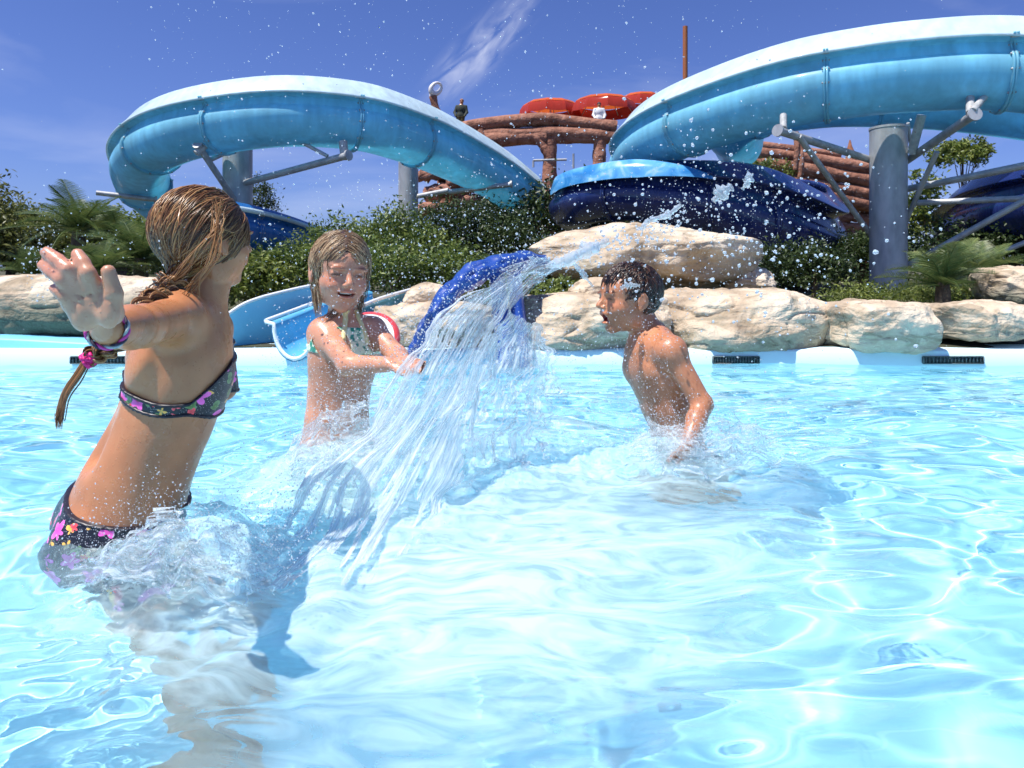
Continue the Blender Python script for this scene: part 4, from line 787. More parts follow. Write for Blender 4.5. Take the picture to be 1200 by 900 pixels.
def skull_r(u, M, H):                     # distance to the scalp along world direction(s) u
    L = u @ M.T; c0 = np.array([0, -.06, .11]); R_ = np.array([.335, .425, .385]) * 1.03; a = ((L / R_)**2).sum(-1); b = -2 * (L * c0 / R_**2).sum(-1); cc = (c0**2 / R_**2).sum() - 1
    return H * (-b + np.sqrt(np.maximum(b * b - 4 * a * cc, 0))) / (2 * a)
def clothes(S, region, mt, name, parent, off=.0035):
    F = np.maximum(S.F - off, region).astype(np.float32); V, Q = S.mesh(F); o = mesh_np(name, V, Q, mt, attr=None); o.parent = parent; return o
def make_person(S, mt, tintf):
    V, Q = S.mesh(); T = tintf(V); o = mesh_np('person', V, Q, mt, cols=T); o.cycles.is_caustics_receiver = True; return o

# ---- the near girl, seen from behind
S = SDF((-1.06, .80, -.5), (-.44, 1.80, .84), .0036)
fw = np.array([.86, .50, 0]); fw /= np.linalg.norm(fw); sp = P(222, 380, 1.42) - P(125, 620, 1.42); sp /= np.linalg.norm(sp)
rt = np.cross(fw, sp); rt /= np.linalg.norm(rt); fw2 = np.cross(sp, rt); TM = np.stack([rt, fw2, sp])
T_ = lambda px, py, r, k=.05, d=1.42: S.ell(P(px, py, d), r, TM, k)
T_(216, 408, (.120, .088, .10)); T_(210, 450, (.114, .090, .10)); T_(190, 500, (.108, .089, .09)); T_(168, 545, (.113, .093, .09)); T_(150, 590, (.126, .102, .10)); T_(140, 635, (.130, .106, .11))
for s in (-1, 1):
    c = P(134, 628, 1.42) + rt * .058 * s - fw2 * .035; S.ell(c, (.068, .072, .08), TM, .035)
    S.ell(P(205, 420, 1.42) + rt * .062 * s - fw2 * .062, (.045, .022, .055), TM, .03)       # shoulder blades
S.cone(P(208, 380, 1.42) - fw2 * .108, P(176, 545, 1.42) - fw2 * .108, .010, .014, .04, True)  # groove of the spine
S.cone(P(222, 392, 1.42), P(243, 335, 1.43), .05, .044, .04)
sh = P(205, 372, 1.33); el = P(168, 382, 1.13); wr = P(126, 386, .945)
S.cone(P(222, 388, 1.43), sh, .055, .044, .04); S.ell(sh, (.05, .048, .048), np.eye(3), .03); S.cone(sh, el, .043, .032, .02); S.cone(el, el * .6 + wr * .4, .033, .031, .02); S.cone(el * .6 + wr * .4, wr, .031, .0215, .02)
sh2 = P(248, 385, 1.54); el2 = P(262, 455, 1.60); wr2 = P(262, 470, 1.42) + fw2 * .10
S.cone(P(222, 388, 1.43), sh2, .055, .042, .04); S.cone(sh2, el2, .038, .030, .02)
hd = lambda px, py, d: P(px, py, d)
add_hand_px(S, wr, P(106, 354, .90), [
    (P(110, 335, .885), P(103, 320, .875), P(97, 308, .88), P(91, 298, .885), .0092),
    (P(96, 333, .885), P(80, 316, .875), P(67, 305, .88), P(55, 296, .885), .0094),
    (P(86, 341, .885), P(73, 328, .875), P(61, 319, .88), P(51, 311, .885), .0088),
    (P(82, 356, .89), P(76, 348, .88), P(70, 342, .88), P(64, 338, .885), .0078)],
    (P(131, 368, .905), P(134, 344, .885), P(127, 318, .88), .0098), .0150)
S.ell(P(100, 352, .892), (.030, .013, .038), frame((.25, 1, .1), (-.25, .1, 1)), .012); S.ell(P(96, 368, .888), (.014, .011, .022), np.eye(3), .012); S.ell(P(128, 366, .885), (.014, .010, .022), np.eye(3), .01)
for pts_, rr_ in (([(117, 344), (112, 354), (113, 364)], .0018), ([(86, 343), (96, 347), (106, 345), (114, 340)], .0018), ([(88, 353), (98, 356)], .0014), ([(100, 336), (108, 338)], .0016), ([(88, 337), (97, 338)], .0016), ([(124, 352), (132, 349)], .0018), ([(78, 322), (84, 318)], .0016), ([(100, 322), (107, 319)], .0016)):
    q_ = [P(a_[0], a_[1], .8775) for a_ in pts_]
    for a_, b_ in zip(q_[:-1], q_[1:]): S.cone(a_, b_, rr_ * .7, rr_ * .7, .0035, True)
hipL, hipR = P(150, 650, 1.48), P(142, 650, 1.36)
for h_, kn, ft, to in ((hipR, np.array([-.60, 1.20, -.17]), np.array([-.48, 1.08, -.41]), np.array([-.42, 1.01, -.43])), (hipL, np.array([-.53, 1.34, -.15]), np.array([-.55, 1.26, -.41]), np.array([-.48, 1.20, -.43]))):
    S.cone(h_, kn, .072, .046, .03); S.cone(kn, kn * .6 + ft * .4, .045, .042, .02); S.cone(kn * .6 + ft * .4, ft, .042, .026, .02); S.cone(ft, to, .026, .018, .015)
HC = P(243, 282, 1.43); HH = .208; hf = np.array([.60, .80, .06]); HM, HQ = head(S, HC, hf, HH)
def tg1(V):
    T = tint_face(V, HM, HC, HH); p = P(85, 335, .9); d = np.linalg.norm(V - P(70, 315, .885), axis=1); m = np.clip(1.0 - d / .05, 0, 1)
    hand = (V[:, 1] < .93); T[hand] *= np.array([1.12, 1.38, 1.9]) ; T = T * (1 + m[:, None] * np.array([.10, -.12, -.02])); return T  # paler pink palm, plus the shade's lilac cast put into the tint
g1 = make_person(S, M_SKIN, tg1); tag(g1, 'girl seen from behind, wet plait and floral bikini, palm raised to the camera', 'girl')
x, y, z = S.coords(); bc = P(207, 452, 1.42); up_ = sp
pl = (x - bc[0]) * up_[0] + (y - bc[1]) * up_[1] + (z - bc[2]) * up_[2]; fr_ = (x - bc[0]) * fw2[0] + (y - bc[1]) * fw2[1] + (z - bc[2]) * fw2[2]; sd_ = (x - bc[0]) * rt[0] + (y - bc[1]) * rt[1] + (z - bc[2]) * rt[2]
band_c = -.008 + .020 * np.tanh(fr_ / .05); half = .0125 + .045 * np.clip((fr_ - .012) / .06, 0, 1)
reg = np.abs(pl - band_c - .6 * (half - .0125)) - half; reg = np.maximum(reg, np.where(y < 1.22, 1.0, -1.0)); notarm = np.where((np.abs(sd_) > .155), 1.0, -1.0); reg = np.maximum(reg, notarm)
clothes(S, reg, M_FLORAL, 'bikini_top', g1)
edge = np.abs(pl - band_c - .6 * (half - .0125) - half + .0015) - .0038; edge2 = np.abs(pl - band_c - .6 * (half - .0125) + half - .0015) - .0035
clothes(S, np.maximum(np.minimum(edge, edge2), np.maximum(notarm, np.where(y < 1.22, 1.0, -1.0))), M_TRIM, 'bikini_trim', g1, .0058)
wc = P(152, 578, 1.42); pl2 = (x - wc[0]) * up_[0] + (y - wc[1]) * up_[1] + (z - wc[2]) * up_[2]
wav = .055 * ((x - wc[0]) * fw2[0] + (y - wc[1]) * fw2[1]) 
pl2 = (z - P(82, 567, 1.42)[2]) + .20 * (x - P(82, 567, 1.42)[0]) - .10 * (y - 1.42); wav = 0
clothes(S, np.maximum(pl2 + wav, P(120, 672, 1.42)[2] - z), M_FLORAL, 'bikini_bottom', g1, .005)
clothes(S, np.maximum(np.abs(pl2 + wav + .002) - .003, -1), M_TRIM, 'bikini_waistband', g1, .0065)
# halter strap round the neck
mb = MB(); nk = P(236, 352, 1.43); a = np.linspace(0, 2 * np.pi, 30); tube(mb, np.stack([nk[0] + .047 * np.cos(a), nk[1] + .047 * np.sin(a), nk[2] + .012 * np.cos(a + 2.4)], -1), .0045, 6, caps=False); o = mb.build('neck_strap', M_TRIM); o.parent = g1
# bracelet
mb = MB(); wv = wr - el; wv /= np.linalg.norm(wv); ua = np.cross(wv, [0, 0, 1]); ua /= np.linalg.norm(ua); ub = np.cross(ua, wv); rr0 = .0255; cb = wr + wv * .002
for k in range(3): a = np.linspace(0, 2 * np.pi, 40); tube(mb, cb + wv * .0035 * np.sin(a * 5 + k * 2.1)[:, None] + (rr0 + .002 * np.cos(a * 5 + k * 2.1))[:, None] * (np.cos(a)[:, None] * ua + np.sin(a)[:, None] * ub), .0022, 6, c=[(.03, .02, .05), (.6, .05, .3), (.35, .4, .42)][k], caps=False)
o = mb.build('bracelet', mat('braided threads', rough=.6, fn=lambda t, b: t.links.new(N(t, 'VertexColor', layer_name='Col').outputs[0], b.inputs['Base Color']))); o.parent = g1
# hair: strands drawn over the scalp into a low side plait
def comb(n, seed, M, C, H, tie, keep, targ, fall=0.0, thick=(.0013, .0028), lift=.006, lenj=.15, shade=(.2, .9), hl=None, T=14, wave=.05, clump=1, ears=True):
    r = np.random.default_rng(seed); mb = MB(); cnt = 0
    while cnt < n:
        u = r.normal(size=3); u /= np.linalg.norm(u)
        if not keep(u): continue
        cnt += 1; w = (targ @ M); w /= np.linalg.norm(w); U = u @ M; j = r.normal(size=3) * lenj * .3; w2 = w + j; w2 /= np.linalg.norm(w2)
        th = math.acos(np.clip(U @ w2, -1, 1)); t = np.linspace(0, 1, T); d = (np.sin((1 - t) * th)[:, None] * U + np.sin(t * th)[:, None] * w2) / max(math.sin(th), .05)
        d += (np.cross(U, w2)[None] * (wave * np.sin(t * 5 + r.uniform(0, 6)) * r.uniform(.2, 1))[:, None]); d /= np.linalg.norm(d, axis=1)[:, None]
        L3 = d @ M.T
        for ex in (-1, 1):
            ev = np.array([ex * .985, -.13, -.10]); df = L3 - ev; dn = np.linalg.norm(df, axis=1)[:, None]; L3 = np.where(dn < .36, ev + df / np.maximum(dn, .02) * .36 * .98, L3)
        if ears: d = L3 @ M; d /= np.linalg.norm(d, axis=1)[:, None]
        rad = skull_r(d, M, H) + lift * r.random() * (.4 + .9 * np.sin(t * 3.1)) + .001
        p = C + d * rad[:, None]
        if tie is not None: f = np.clip((t - .82) / .18, 0, 1)[:, None]; p = p * (1 - f) + tie * f
        sh_ = np.clip(r.uniform(*shade) + .25 * math.sin(u[0] * 14 + u[2] * 9), 0.02, 1)
        strand(mb, p, np.linspace(thick[0], thick[1], T) * r.uniform(.7, 1.3) * np.sin(np.linspace(.35, 2.9, T))**.4, sh_)
    return mb
def cap(M, C, H, keepf, mt, parent, lift=.0015):
    n = 90; th = np.linspace(0, 2 * np.pi, 2 * n, endpoint=False); ph = np.linspace(-np.pi / 2, np.pi / 2, n); TT, PP = np.meshgrid(th, ph); D_ = np.stack([np.cos(PP) * np.cos(TT), np.cos(PP) * np.sin(TT), np.sin(PP)], -1)
    W = D_ @ M; rad = skull_r(W, M, H) + lift; kp = keepf(D_); rad = np.where(kp, rad, rad * .80); V = C + W * rad[..., None]; return mesh_np('scalp', V, grid_faces(n, 2 * n, True), mt, cols=np.full((V.reshape(-1, 3).shape[0], 3), .12), parent=parent)
# local axes: x to her right, y face, z up; her right ear is the visible one
keep1 = lambda u: (u[2] > (.16 if u[1] > .05 else -.10) and u[1] < .62 + .25 * (u[2] > .3) and not (u[0] > .55 and u[1] > -.35 and u[2] < .16)) or (u[1] < .05 and u[2] > -.52 and not (u[0] > .55 and u[1] > -.35 and u[2] < .12))
keep1a = lambda D_: ((D_[..., 2] > np.where(D_[..., 1] > .05, .18, -.05)) & (D_[..., 1] < .6) & ~((D_[..., 0] > .55) & (D_[..., 1] > -.4) & (D_[..., 2] < .16))) | ((D_[..., 1] < .0) & (D_[..., 2] > -.5) & ~((D_[..., 0] > .55) & (D_[..., 1] > -.4) & (D_[..., 2] < .15)))
cap(HM, HC, HH, keep1a, M_HAIR, g1)
tie = P(200, 332, 1.37); tl = (tie - HC) @ HM.T; tl /= np.linalg.norm(tl)
hair = comb(4600, 5, HM, HC, HH, tie, keep1, tl, lift=.010, lenj=.5, wave=.05, thick=(.0008, .0017))
# loose lighter lock crossing from the crown to the plait
for k in range(34):
    r = np.random.default_rng(900 + k); p = catmull([P(256 + r.uniform(-10, 10), 238 + r.uniform(-8, 22), 1.345), P(256 + r.uniform(-8, 5), 268, 1.325), P(240 + r.uniform(-8, 6), 288, 1.312), P(218 + r.uniform(-5, 5), 312 + r.uniform(-5, 6), 1.325), P(198 + r.uniform(-4, 4), 336 + r.uniform(-4, 4), 1.34)], 16); p[:, 1] += .004 * r.normal(); strand(hair, p, np.sin(np.linspace(.3, 2.8, 16)) * .0013, r.uniform(.4, .95))
for k in range(16):
    r = np.random.default_rng(960 + k); p = catmull([P(258 + r.uniform(-8, 8), 262 + r.uniform(-10, 10), 1.32), P(252 + r.uniform(-8, 8), 300, 1.30), P(238 + r.uniform(-8, 8), 322, 1.30), P(222 + r.uniform(-12, 12), 342 + r.uniform(-8, 8), 1.31)], 14); strand(hair, p, .0007, r.uniform(.5, 1))
ho = hair.build('hair', M_HAIR); ho.parent = g1
path = catmull([P(203, 328, 1.365), P(192, 343, 1.32), P(178, 352, 1.27), P(158, 372, 1.17), P(140, 396, 1.10), P(122, 410, 1.08), P(103, 421, 1.07)], 90)
tg_ = np.gradient(path, axis=0); tg_ /= np.linalg.norm(tg_, axis=1)[:, None]; A_ = np.cross(tg_, [0, 1., 0]); A_ /= np.linalg.norm(A_, axis=1)[:, None]; B_ = np.cross(A_, tg_); t = np.linspace(0, 1, 90); mb = MB(); r = np.random.default_rng(4)
wB = np.interp(t, [0, .2, 1], [.021, .017, .009])
for k in range(3):
    ph = 2 * np.pi * k / 3; w0 = 2 * np.pi * 3.6 * t + ph; cx_ = wB * np.sin(w0); cy_ = wB * .55 * np.sin(2 * w0)
    for q in range(34):
        a, b = r.normal(size=2) * .33; j = r.uniform(0, 6); p = path + A_ * (cx_ + wB * (a + .12 * np.sin(t * 20 + j)))[:, None] + B_ * (cy_ + wB * (b + .12 * np.cos(t * 17 + j)))[:, None]; strand(mb, p, .0019 * np.interp(t, [0, 1], [1, .7]), np.clip(r.uniform(.15, .95), 0, 1))
for q in range(60):
    a = r.uniform(0, 60); i0 = int(a); L_ = 20; p = path[i0:i0 + L_] + A_[i0:i0 + L_] * (wB[i0:i0 + L_] * np.linspace(r.uniform(-1, 1), r.uniform(-2, 2), L_))[:, None] + B_[i0:i0 + L_] * (np.linspace(0, r.uniform(-.03, .02), L_))[:, None]; strand(mb, p, .0006, r.uniform(.3, 1))
bd = mb.build('plait', M_HAIR); bd.parent = g1
mb = MB(); e = P(104, 421, 1.07)
for k in range(5): a = np.linspace(0, 2 * np.pi, 26); d_ = tg_[-1]; tube(mb, e + d_ * (k - 2) * .0033 + (.0095 + .0018 * np.sin(a * 6 + k * 2))[:, None] * (np.cos(a)[:, None] * A_[-1] + np.sin(a)[:, None] * B_[-1]), .0028, 6, caps=False)
o = mb.build('hair_tie', mat('pink hair tie', (.75, .02, .22), .5)); o.parent = g1
mb = MB()
for q in range(90):
    a, b = r.normal(size=2); pts = catmull([P(102 + a * 2, 422 + b * 1.5, 1.07), P(91 + a * 2.4, 441 + b * 2.0, 1.06), P(77 + a * 2.2, 462 + b * 2.0, 1.05), P(70 + a * 1.7 + (2.5 if q % 2 else -1), 486 + b * 3, 1.045), P(69 + a * 1.2 + (2 if q % 2 else -2.5), 504 - abs(b) * 12, 1.04)], 18); strand(mb, pts, .0011 * np.sin(np.linspace(.9, 3.05, 18)), np.clip(r.uniform(.15, .8), 0, 1))
tl_ = mb.build('plait_tail', M_HAIR); tl_.parent = g1

# ---- the boy, seen from the side, shouting
S = SDF((.18, 1.94, -.5), (.86, 2.62, .74), .0042)
sp = P(762, 395, 2.3) - P(790, 515, 2.3); sp /= np.linalg.norm(sp); fw = np.array([-.93, -.34, 0]); rt = np.cross(fw, sp); rt /= np.linalg.norm(rt); fw2 = np.cross(sp, rt); TM = np.stack([rt, fw2, sp]); T_ = lambda px, py, r, k=.05, d=2.3: S.ell(P(px, py, d), r, TM, k)
T_(765, 418, (.125, .083, .095)); T_(772, 445, (.118, .082, .09)); T_(782, 478, (.105, .074, .08)); T_(793, 512, (.103, .072, .08)); T_(803, 548, (.115, .085, .09)); T_(808, 580, (.12, .095, .09))
for s in (-1, 1): S.ell(P(766, 430, 2.3) + rt * .045 * s + fw2 * .056, (.045, .020, .032), TM, .03); S.ell(P(768, 420, 2.3) + rt * .058 * s - fw2 * .050, (.036, .022, .045), TM, .03)
S.cone(P(762, 402, 2.32), P(750, 370, 2.32), .052, .048, .035)
sh = P(786, 412, 2.17); el = P(823, 474, 2.13); wr = P(805, 521, 2.04)
S.cone(P(765, 400, 2.3), sh, .05, .043, .035); S.ell(sh, (.046, .046, .046), np.eye(3), .03); S.cone(sh, el, .040, .0315, .02); S.cone(el, el * .6 + wr * .4, .032, .03, .015); S.cone(el * .6 + wr * .4, wr, .03, .02, .015)
simple_hand(S, wr, (-.25, -.15, -.6), (-.6, .5, .1), .14, 1, .5)
sh2 = P(758, 412, 2.42); el2 = P(772, 474, 2.44); wr2 = P(780, 530, 2.40); S.cone(P(765, 400, 2.3), sh2, .05, .042, .035); S.cone(sh2, el2, .038, .03, .02); S.cone(el2, wr2, .03, .02, .015)
for h_, kn, ft, to in ((P(812, 590, 2.23), P(775, 660, 2.15), P(840, 670, 2.3), P(820, 690, 2.25)), (P(812, 590, 2.38), P(760, 640, 2.45), P(850, 660, 2.5), P(830, 665, 2.5))): S.cone(h_, kn, .07, .045, .03); S.cone(kn, ft, .045, .026, .02); S.cone(ft, to, .026, .018, .015)
HC3 = P(736, 350, 2.31); H3 = .242; hm3 = np.array([-.95, -.30, .02]); HM3, HQ3 = head(S, HC3, hm3, H3, mouth=.75)
boy = make_person(S, M_SKIN3, lambda V: tint_face(V, HM3, HC3, H3, .75, (.3, .25, .22))); tag(boy, 'bare chested boy in profile with short wet dark hair, shouting with open mouth', 'boy')
mb = MB(); a = np.linspace(-1.1, 1.1, 9); tp = np.stack([HQ3(.062 * math.sin(q), .335 - .05 * (1 - math.cos(q)), -.212) for q in a]); tube(mb, tp, .0042, 6); tube(mb, tp * 1.0 - (0, 0, .0), .0042, 6); M_TEETH = mat('teeth', (.8, .76, .68), .25); o = mb.build('teeth', M_TEETH); o.parent = boy
keep3 = lambda u: (u[2] > .62 - .48 * (u[1] < .35) - .38 * (u[1] < .05) - .3 * (u[1] < -.35)) and not (abs(u[0]) > .6 and u[1] > -.3 and u[2] < .12) or (u[1] < -.55 and u[2] > -.42)
keep3a = lambda D_: ((D_[..., 2] > .62 - .48 * (D_[..., 1] < .3) - .36 * (D_[..., 1] < .0) - .3 * (D_[..., 1] < -.35)) & ~((np.abs(D_[..., 0]) > .6) & (D_[..., 1] > -.3) & (D_[..., 2] < .12))) | ((D_[..., 1] < -.6) & (D_[..., 2] > -.42))
cap(HM3, HC3, H3, keep3a, M_HAIR3, boy, .001)
def short_hair(n, seed, M, C, H, keep, L0, mt, parent, flow=lambda u: np.array([0, .6, -.8])):
    r = np.random.default_rng(seed); mb = MB(); c = 0
    while c < n:
        u = r.normal(size=3); u /= np.linalg.norm(u)
        if not keep(u): continue
        c += 1; d = u.copy(); pts = []; fl = flow(u) + r.normal(size=3) * .25; L_ = L0 * r.uniform(.6, 1.2)
        for q in range(7):
            s_ = q / 6; W = d @ M; pts.append(C + W * (skull_r(W[None], M, H)[0] + .001 + .005 * math.sin(s_ * 2.6) * (.5 + r.random() * .2))); st = fl - d * (fl @ d); d = d + (st + r.normal(size=3) * .12) * L_ / 7; d /= np.linalg.norm(d)
        if len(pts) < 3: continue
        strand(mb, np.array(pts), np.array([.0012, .002, .0024, .0024, .002, .0014, .0004])[-len(pts):] * r.uniform(.8, 1.4), np.clip(r.uniform(.1, .8), 0, 1))
    o = mb.build('hair', mt); o.parent = parent; return o
short_hair(1900, 3, HM3, HC3, H3, keep3, .36, M_HAIR3, boy, lambda u: np.array([u[0] * .3, .75, -.55]) if u[1] > -.2 else np.array([0, -.15, -1.]))

# ---- the middle girl, three-quarter view, pushing the water
S = SDF((-.76, 1.66, -.5), (-.24, 2.36, .76), .0042)
sp = P(404, 375, 2.15) - P(393, 520, 2.15); sp /= np.linalg.norm(sp); fw = np.array([.55, -.83, 0]); rt = np.cross(fw, sp); rt /= np.linalg.norm(rt); fw2 = np.cross(sp, rt); TM = np.stack([rt, fw2, sp]); T_ = lambda px, py, r, k=.05, d=2.15: S.ell(P(px, py, d), r, TM, k)
T_(405, 402, (.112, .078, .085)); T_(402, 430, (.104, .076, .08)); T_(397, 462, (.094, .07, .08)); T_(395, 495, (.098, .075, .08)); T_(394, 530, (.115, .09, .09)); T_(394, 565, (.12, .095, .09))
S.cone(P(405, 392, 2.16), P(400, 350, 2.16), .045, .042, .035)
sh = P(379, 390, 2.12); el = P(409, 428, 1.97); wr = P(455, 427, 1.90); S.cone(P(405, 388, 2.15), sh, .045, .04, .03); S.ell(sh, (.041, .041, .041), np.eye(3), .025); S.cone(sh, el, .037, .031, .02); S.cone(el, wr, .031, .0215, .02); simple_hand(S, wr, (1, -.15, .05), (.1, .2, -1), .13, 1, .3)
sh2 = P(437, 386, 2.16); el2 = P(466, 418, 2.06); wr2 = P(478, 430, 1.88); S.cone(P(405, 388, 2.15), sh2, .045, .038, .03); S.cone(sh2, el2, .035, .029, .02); S.cone(el2, wr2, .03, .021, .02); simple_hand(S, wr2, (.7, -.6, .05), (.1, .2, -1), .13, -1, .3)
for h_, kn, ft, to in ((P(378, 585, 2.13), P(400, 650, 2.0), P(380, 640, 2.2), P(390, 655, 2.15)), (P(412, 585, 2.17), P(440, 650, 2.05), P(420, 640, 2.3), P(430, 655, 2.25))): S.cone(h_, kn, .07, .045, .03); S.cone(kn, ft, .045, .026, .02); S.cone(ft, to, .026, .018, .015)
HC2 = P(399, 319, 2.13); H2 = .25; HM2, HQ2 = head(S, HC2, np.array([.48, -.85, -.10]), H2, up=(.10, 0, 1), mouth=.10, smile=1)
g2 = make_person(S, M_SKIN2, lambda V: tint_face(V, HM2, HC2, H2, .1, (.55, .45, .4))); tag(g2, 'laughing blond girl in a pale green bikini facing the camera amid the spray', 'girl')
x, y, z = S.coords(); bc = P(404, 408, 2.15); pl = (x - bc[0]) * sp[0] + (y - bc[1]) * sp[1] + (z - bc[2]) * sp[2]; fr_ = (x - bc[0]) * fw2[0] + (y - bc[1]) * fw2[1] + (z - bc[2]) * fw2[2]; sd_ = (x - bc[0]) * rt[0] + (y - bc[1]) * rt[1] + (z - bc[2]) * rt[2]
av = el - sh; at = np.clip(((x - sh[0]) * av[0] + (y - sh[1]) * av[1] + (z - sh[2]) * av[2]) / (av @ av), 0, 1); armd = np.sqrt((x - sh[0] - at * av[0])**2 + (y - sh[1] - at * av[1])**2 + (z - sh[2] - at * av[2])**2)
av = el2 - sh2; at = np.clip(((x - sh2[0]) * av[0] + (y - sh2[1]) * av[1] + (z - sh2[2]) * av[2]) / (av @ av), 0, 1); armd2 = np.sqrt((x - sh2[0] - at * av[0])**2 + (y - sh2[1] - at * av[1])**2 + (z - sh2[2] - at * av[2])**2)
half = .011 + .030 * np.clip((fr_ - .01) / .04, 0, 1); reg = np.maximum(np.abs(pl - (half - .01)) - half, np.where((np.abs(sd_) > .125) | (fr_ > .092) | (armd < .047) | (armd2 < .045), 1., -1.)); clothes(S, reg, M_GREENBIKINI, 'bikini_top', g2)
for s in (-1, 1):
    reg = np.maximum(np.abs(sd_ - s * (.048 - .28 * np.clip(pl, 0, .1)) ) - .007, np.where((pl < .02) | (pl > .125) | (fr_ > .094), 1., -1.)); clothes(S, reg, mat('pale yellow strap', (.72, .62, .30), .5), 'strap', g2, .005)
clothes(S, np.maximum(pl - (P(0, 540, 2.15)[2] - bc[2]), -1.), M_GREENBIKINI, 'bikini_bottom', g2, .005)
reg = lambda lo, hi: None
ax_ = el2 - sh2; La = np.linalg.norm(ax_); ax_ /= La; ta = (x - sh2[0]) * ax_[0] + (y - sh2[1]) * ax_[1] + (z - sh2[2]) * ax_[2]
dist = np.sqrt(np.maximum((x - sh2[0])**2 + (y - sh2[1])**2 + (z - sh2[2])**2 - ta**2, 0))
def cuff(a, b, mt, name, off): return clothes(S, np.maximum(np.abs(ta - La * (a + b) / 2) - La * (b - a) / 2, dist - .048), mt, name, g2, off)
rc = P(428, 402, 2.34); a = np.linspace(0, 2 * np.pi, 90, endpoint=False); b = np.linspace(0, 2 * np.pi, 22, endpoint=False); rt_ = R(8, 2.34); rr_ = R(33, 2.34); ax1 = np.array([1, .15, .1]); ax2 = np.array([-.05, .55, .83]); ax1 /= np.linalg.norm(ax1); ax2 /= np.linalg.norm(ax2); ax3 = np.cross(ax1, ax2)
rad_ = np.cos(a)[:, None] * ax1 + np.sin(a)[:, None] * ax2; V = rc + rad_[:, None] * (rr_ + rt_ * np.cos(b))[None, :, None] + ax3 * (rt_ * np.sin(b))[None, :, None]
ring_ = empty('swim_ring', rc); F = grid_faces(90, 22, True); F = np.vstack([F, np.stack([89 * 22 + np.arange(22), 89 * 22 + (np.arange(22) + 1) % 22, (np.arange(22) + 1) % 22, np.arange(22)], -1)]); cb_ = np.cos(b)[F % 22].mean(1)
for nm, mk, mt_ in (('outer_band', cb_ > .25, mat('coral red vinyl', (.72, .07, .08), .3)), ('inner_band', cb_ <= .25, mat('white vinyl', (.8, .79, .77), .3))): adopt(ring_, mesh_np(nm, V, F[mk], mt_))
tag(ring_, 'red and white swim ring showing behind the middle girl\'s arm', 'swim ring')
keep2 = lambda u: (u[2] > .40 - .25 * abs(u[0])) or (u[1] < .12 and u[2] > -.45 and not (abs(u[0]) > .7 and u[1] > -.15 and u[2] < -.12)) or (abs(u[0]) > .62 and u[2] > .05)
keep2a = lambda D_: (D_[..., 2] > .45) | ((D_[..., 1] < .08) & (D_[..., 2] > -.45)) | ((np.abs(D_[..., 0]) > .66) & (D_[..., 2] > .1))
cap(HM2, HC2, H2, keep2a, M_HAIR2, g2, .002)
r = np.random.default_rng(12); mb = MB(); c = 0
while c < 2600:
    u = r.normal(size=3); u /= np.linalg.norm(u)
    if not keep2(u): continue
    c += 1; d = u.copy(); pts = []; side = 1 if u[0] > .08 else -1
    for q in range(11):
        W = d @ HM2; pts.append(HC2 + W * (skull_r(W[None], HM2, H2)[0] + .003 + .006 * r.random())); fl = np.array([side * 1.0, -.25 + .3 * (u[1] > .3), -.9]); st = fl - d * (fl @ d); d = d + st * .13; d /= np.linalg.norm(d)
        if d[2] < -.35 or (d[1] > .50 and d[2] < .30) or (abs(d[0]) < .62 and d[1] > .3 and d[2] < .25): break
    e = pts[-1]
    if r.random() < .3 and len(pts) > 4: lk = r.uniform(.008, .042); sx_ = .004 * (1 if e[0] < HC2[0] else -1); pts += [e + np.array([r.normal() * .004 + sx_ * k, r.normal() * .004, -lk * k]) for k in range(1, 4)]
    if len(pts) < 3: continue
    strand(mb, catmull(pts, 12), .0012 * np.sin(np.linspace(.5, 2.9, 12)), np.clip(r.uniform(.1, 1), 0, 1))
for k in range(30):
    s = 0; o_ = [HQ2(-.33, -.04, -.16), HQ2(-.22, .30, .22)][s] + r.normal(size=3) * .006
    e = [P(381 + r.normal() * 4, 384 + r.normal() * 7, 2.09), P(392 + r.normal() * 2, 322 + r.normal() * 6, 2.0)][s]; strand(mb, catmull([o_, (o_ + e) / 2 + r.normal(size=3) * .006 + (0, -.012, 0), e], 12), .0014 * np.sin(np.linspace(.7, 3.0, 12)), r.uniform(0, .6))
o = mb.build('hair', M_HAIR2); o.parent = g2

mb = MB(); a = np.linspace(-1.2, 1.2, 9); tube(mb, np.stack([HQ2(.07 * math.sin(q), .345 - .05 * (1 - math.cos(q)), -.222) for q in a]), .0036, 6); o = mb.build('teeth', M_TEETH); o.parent = g2
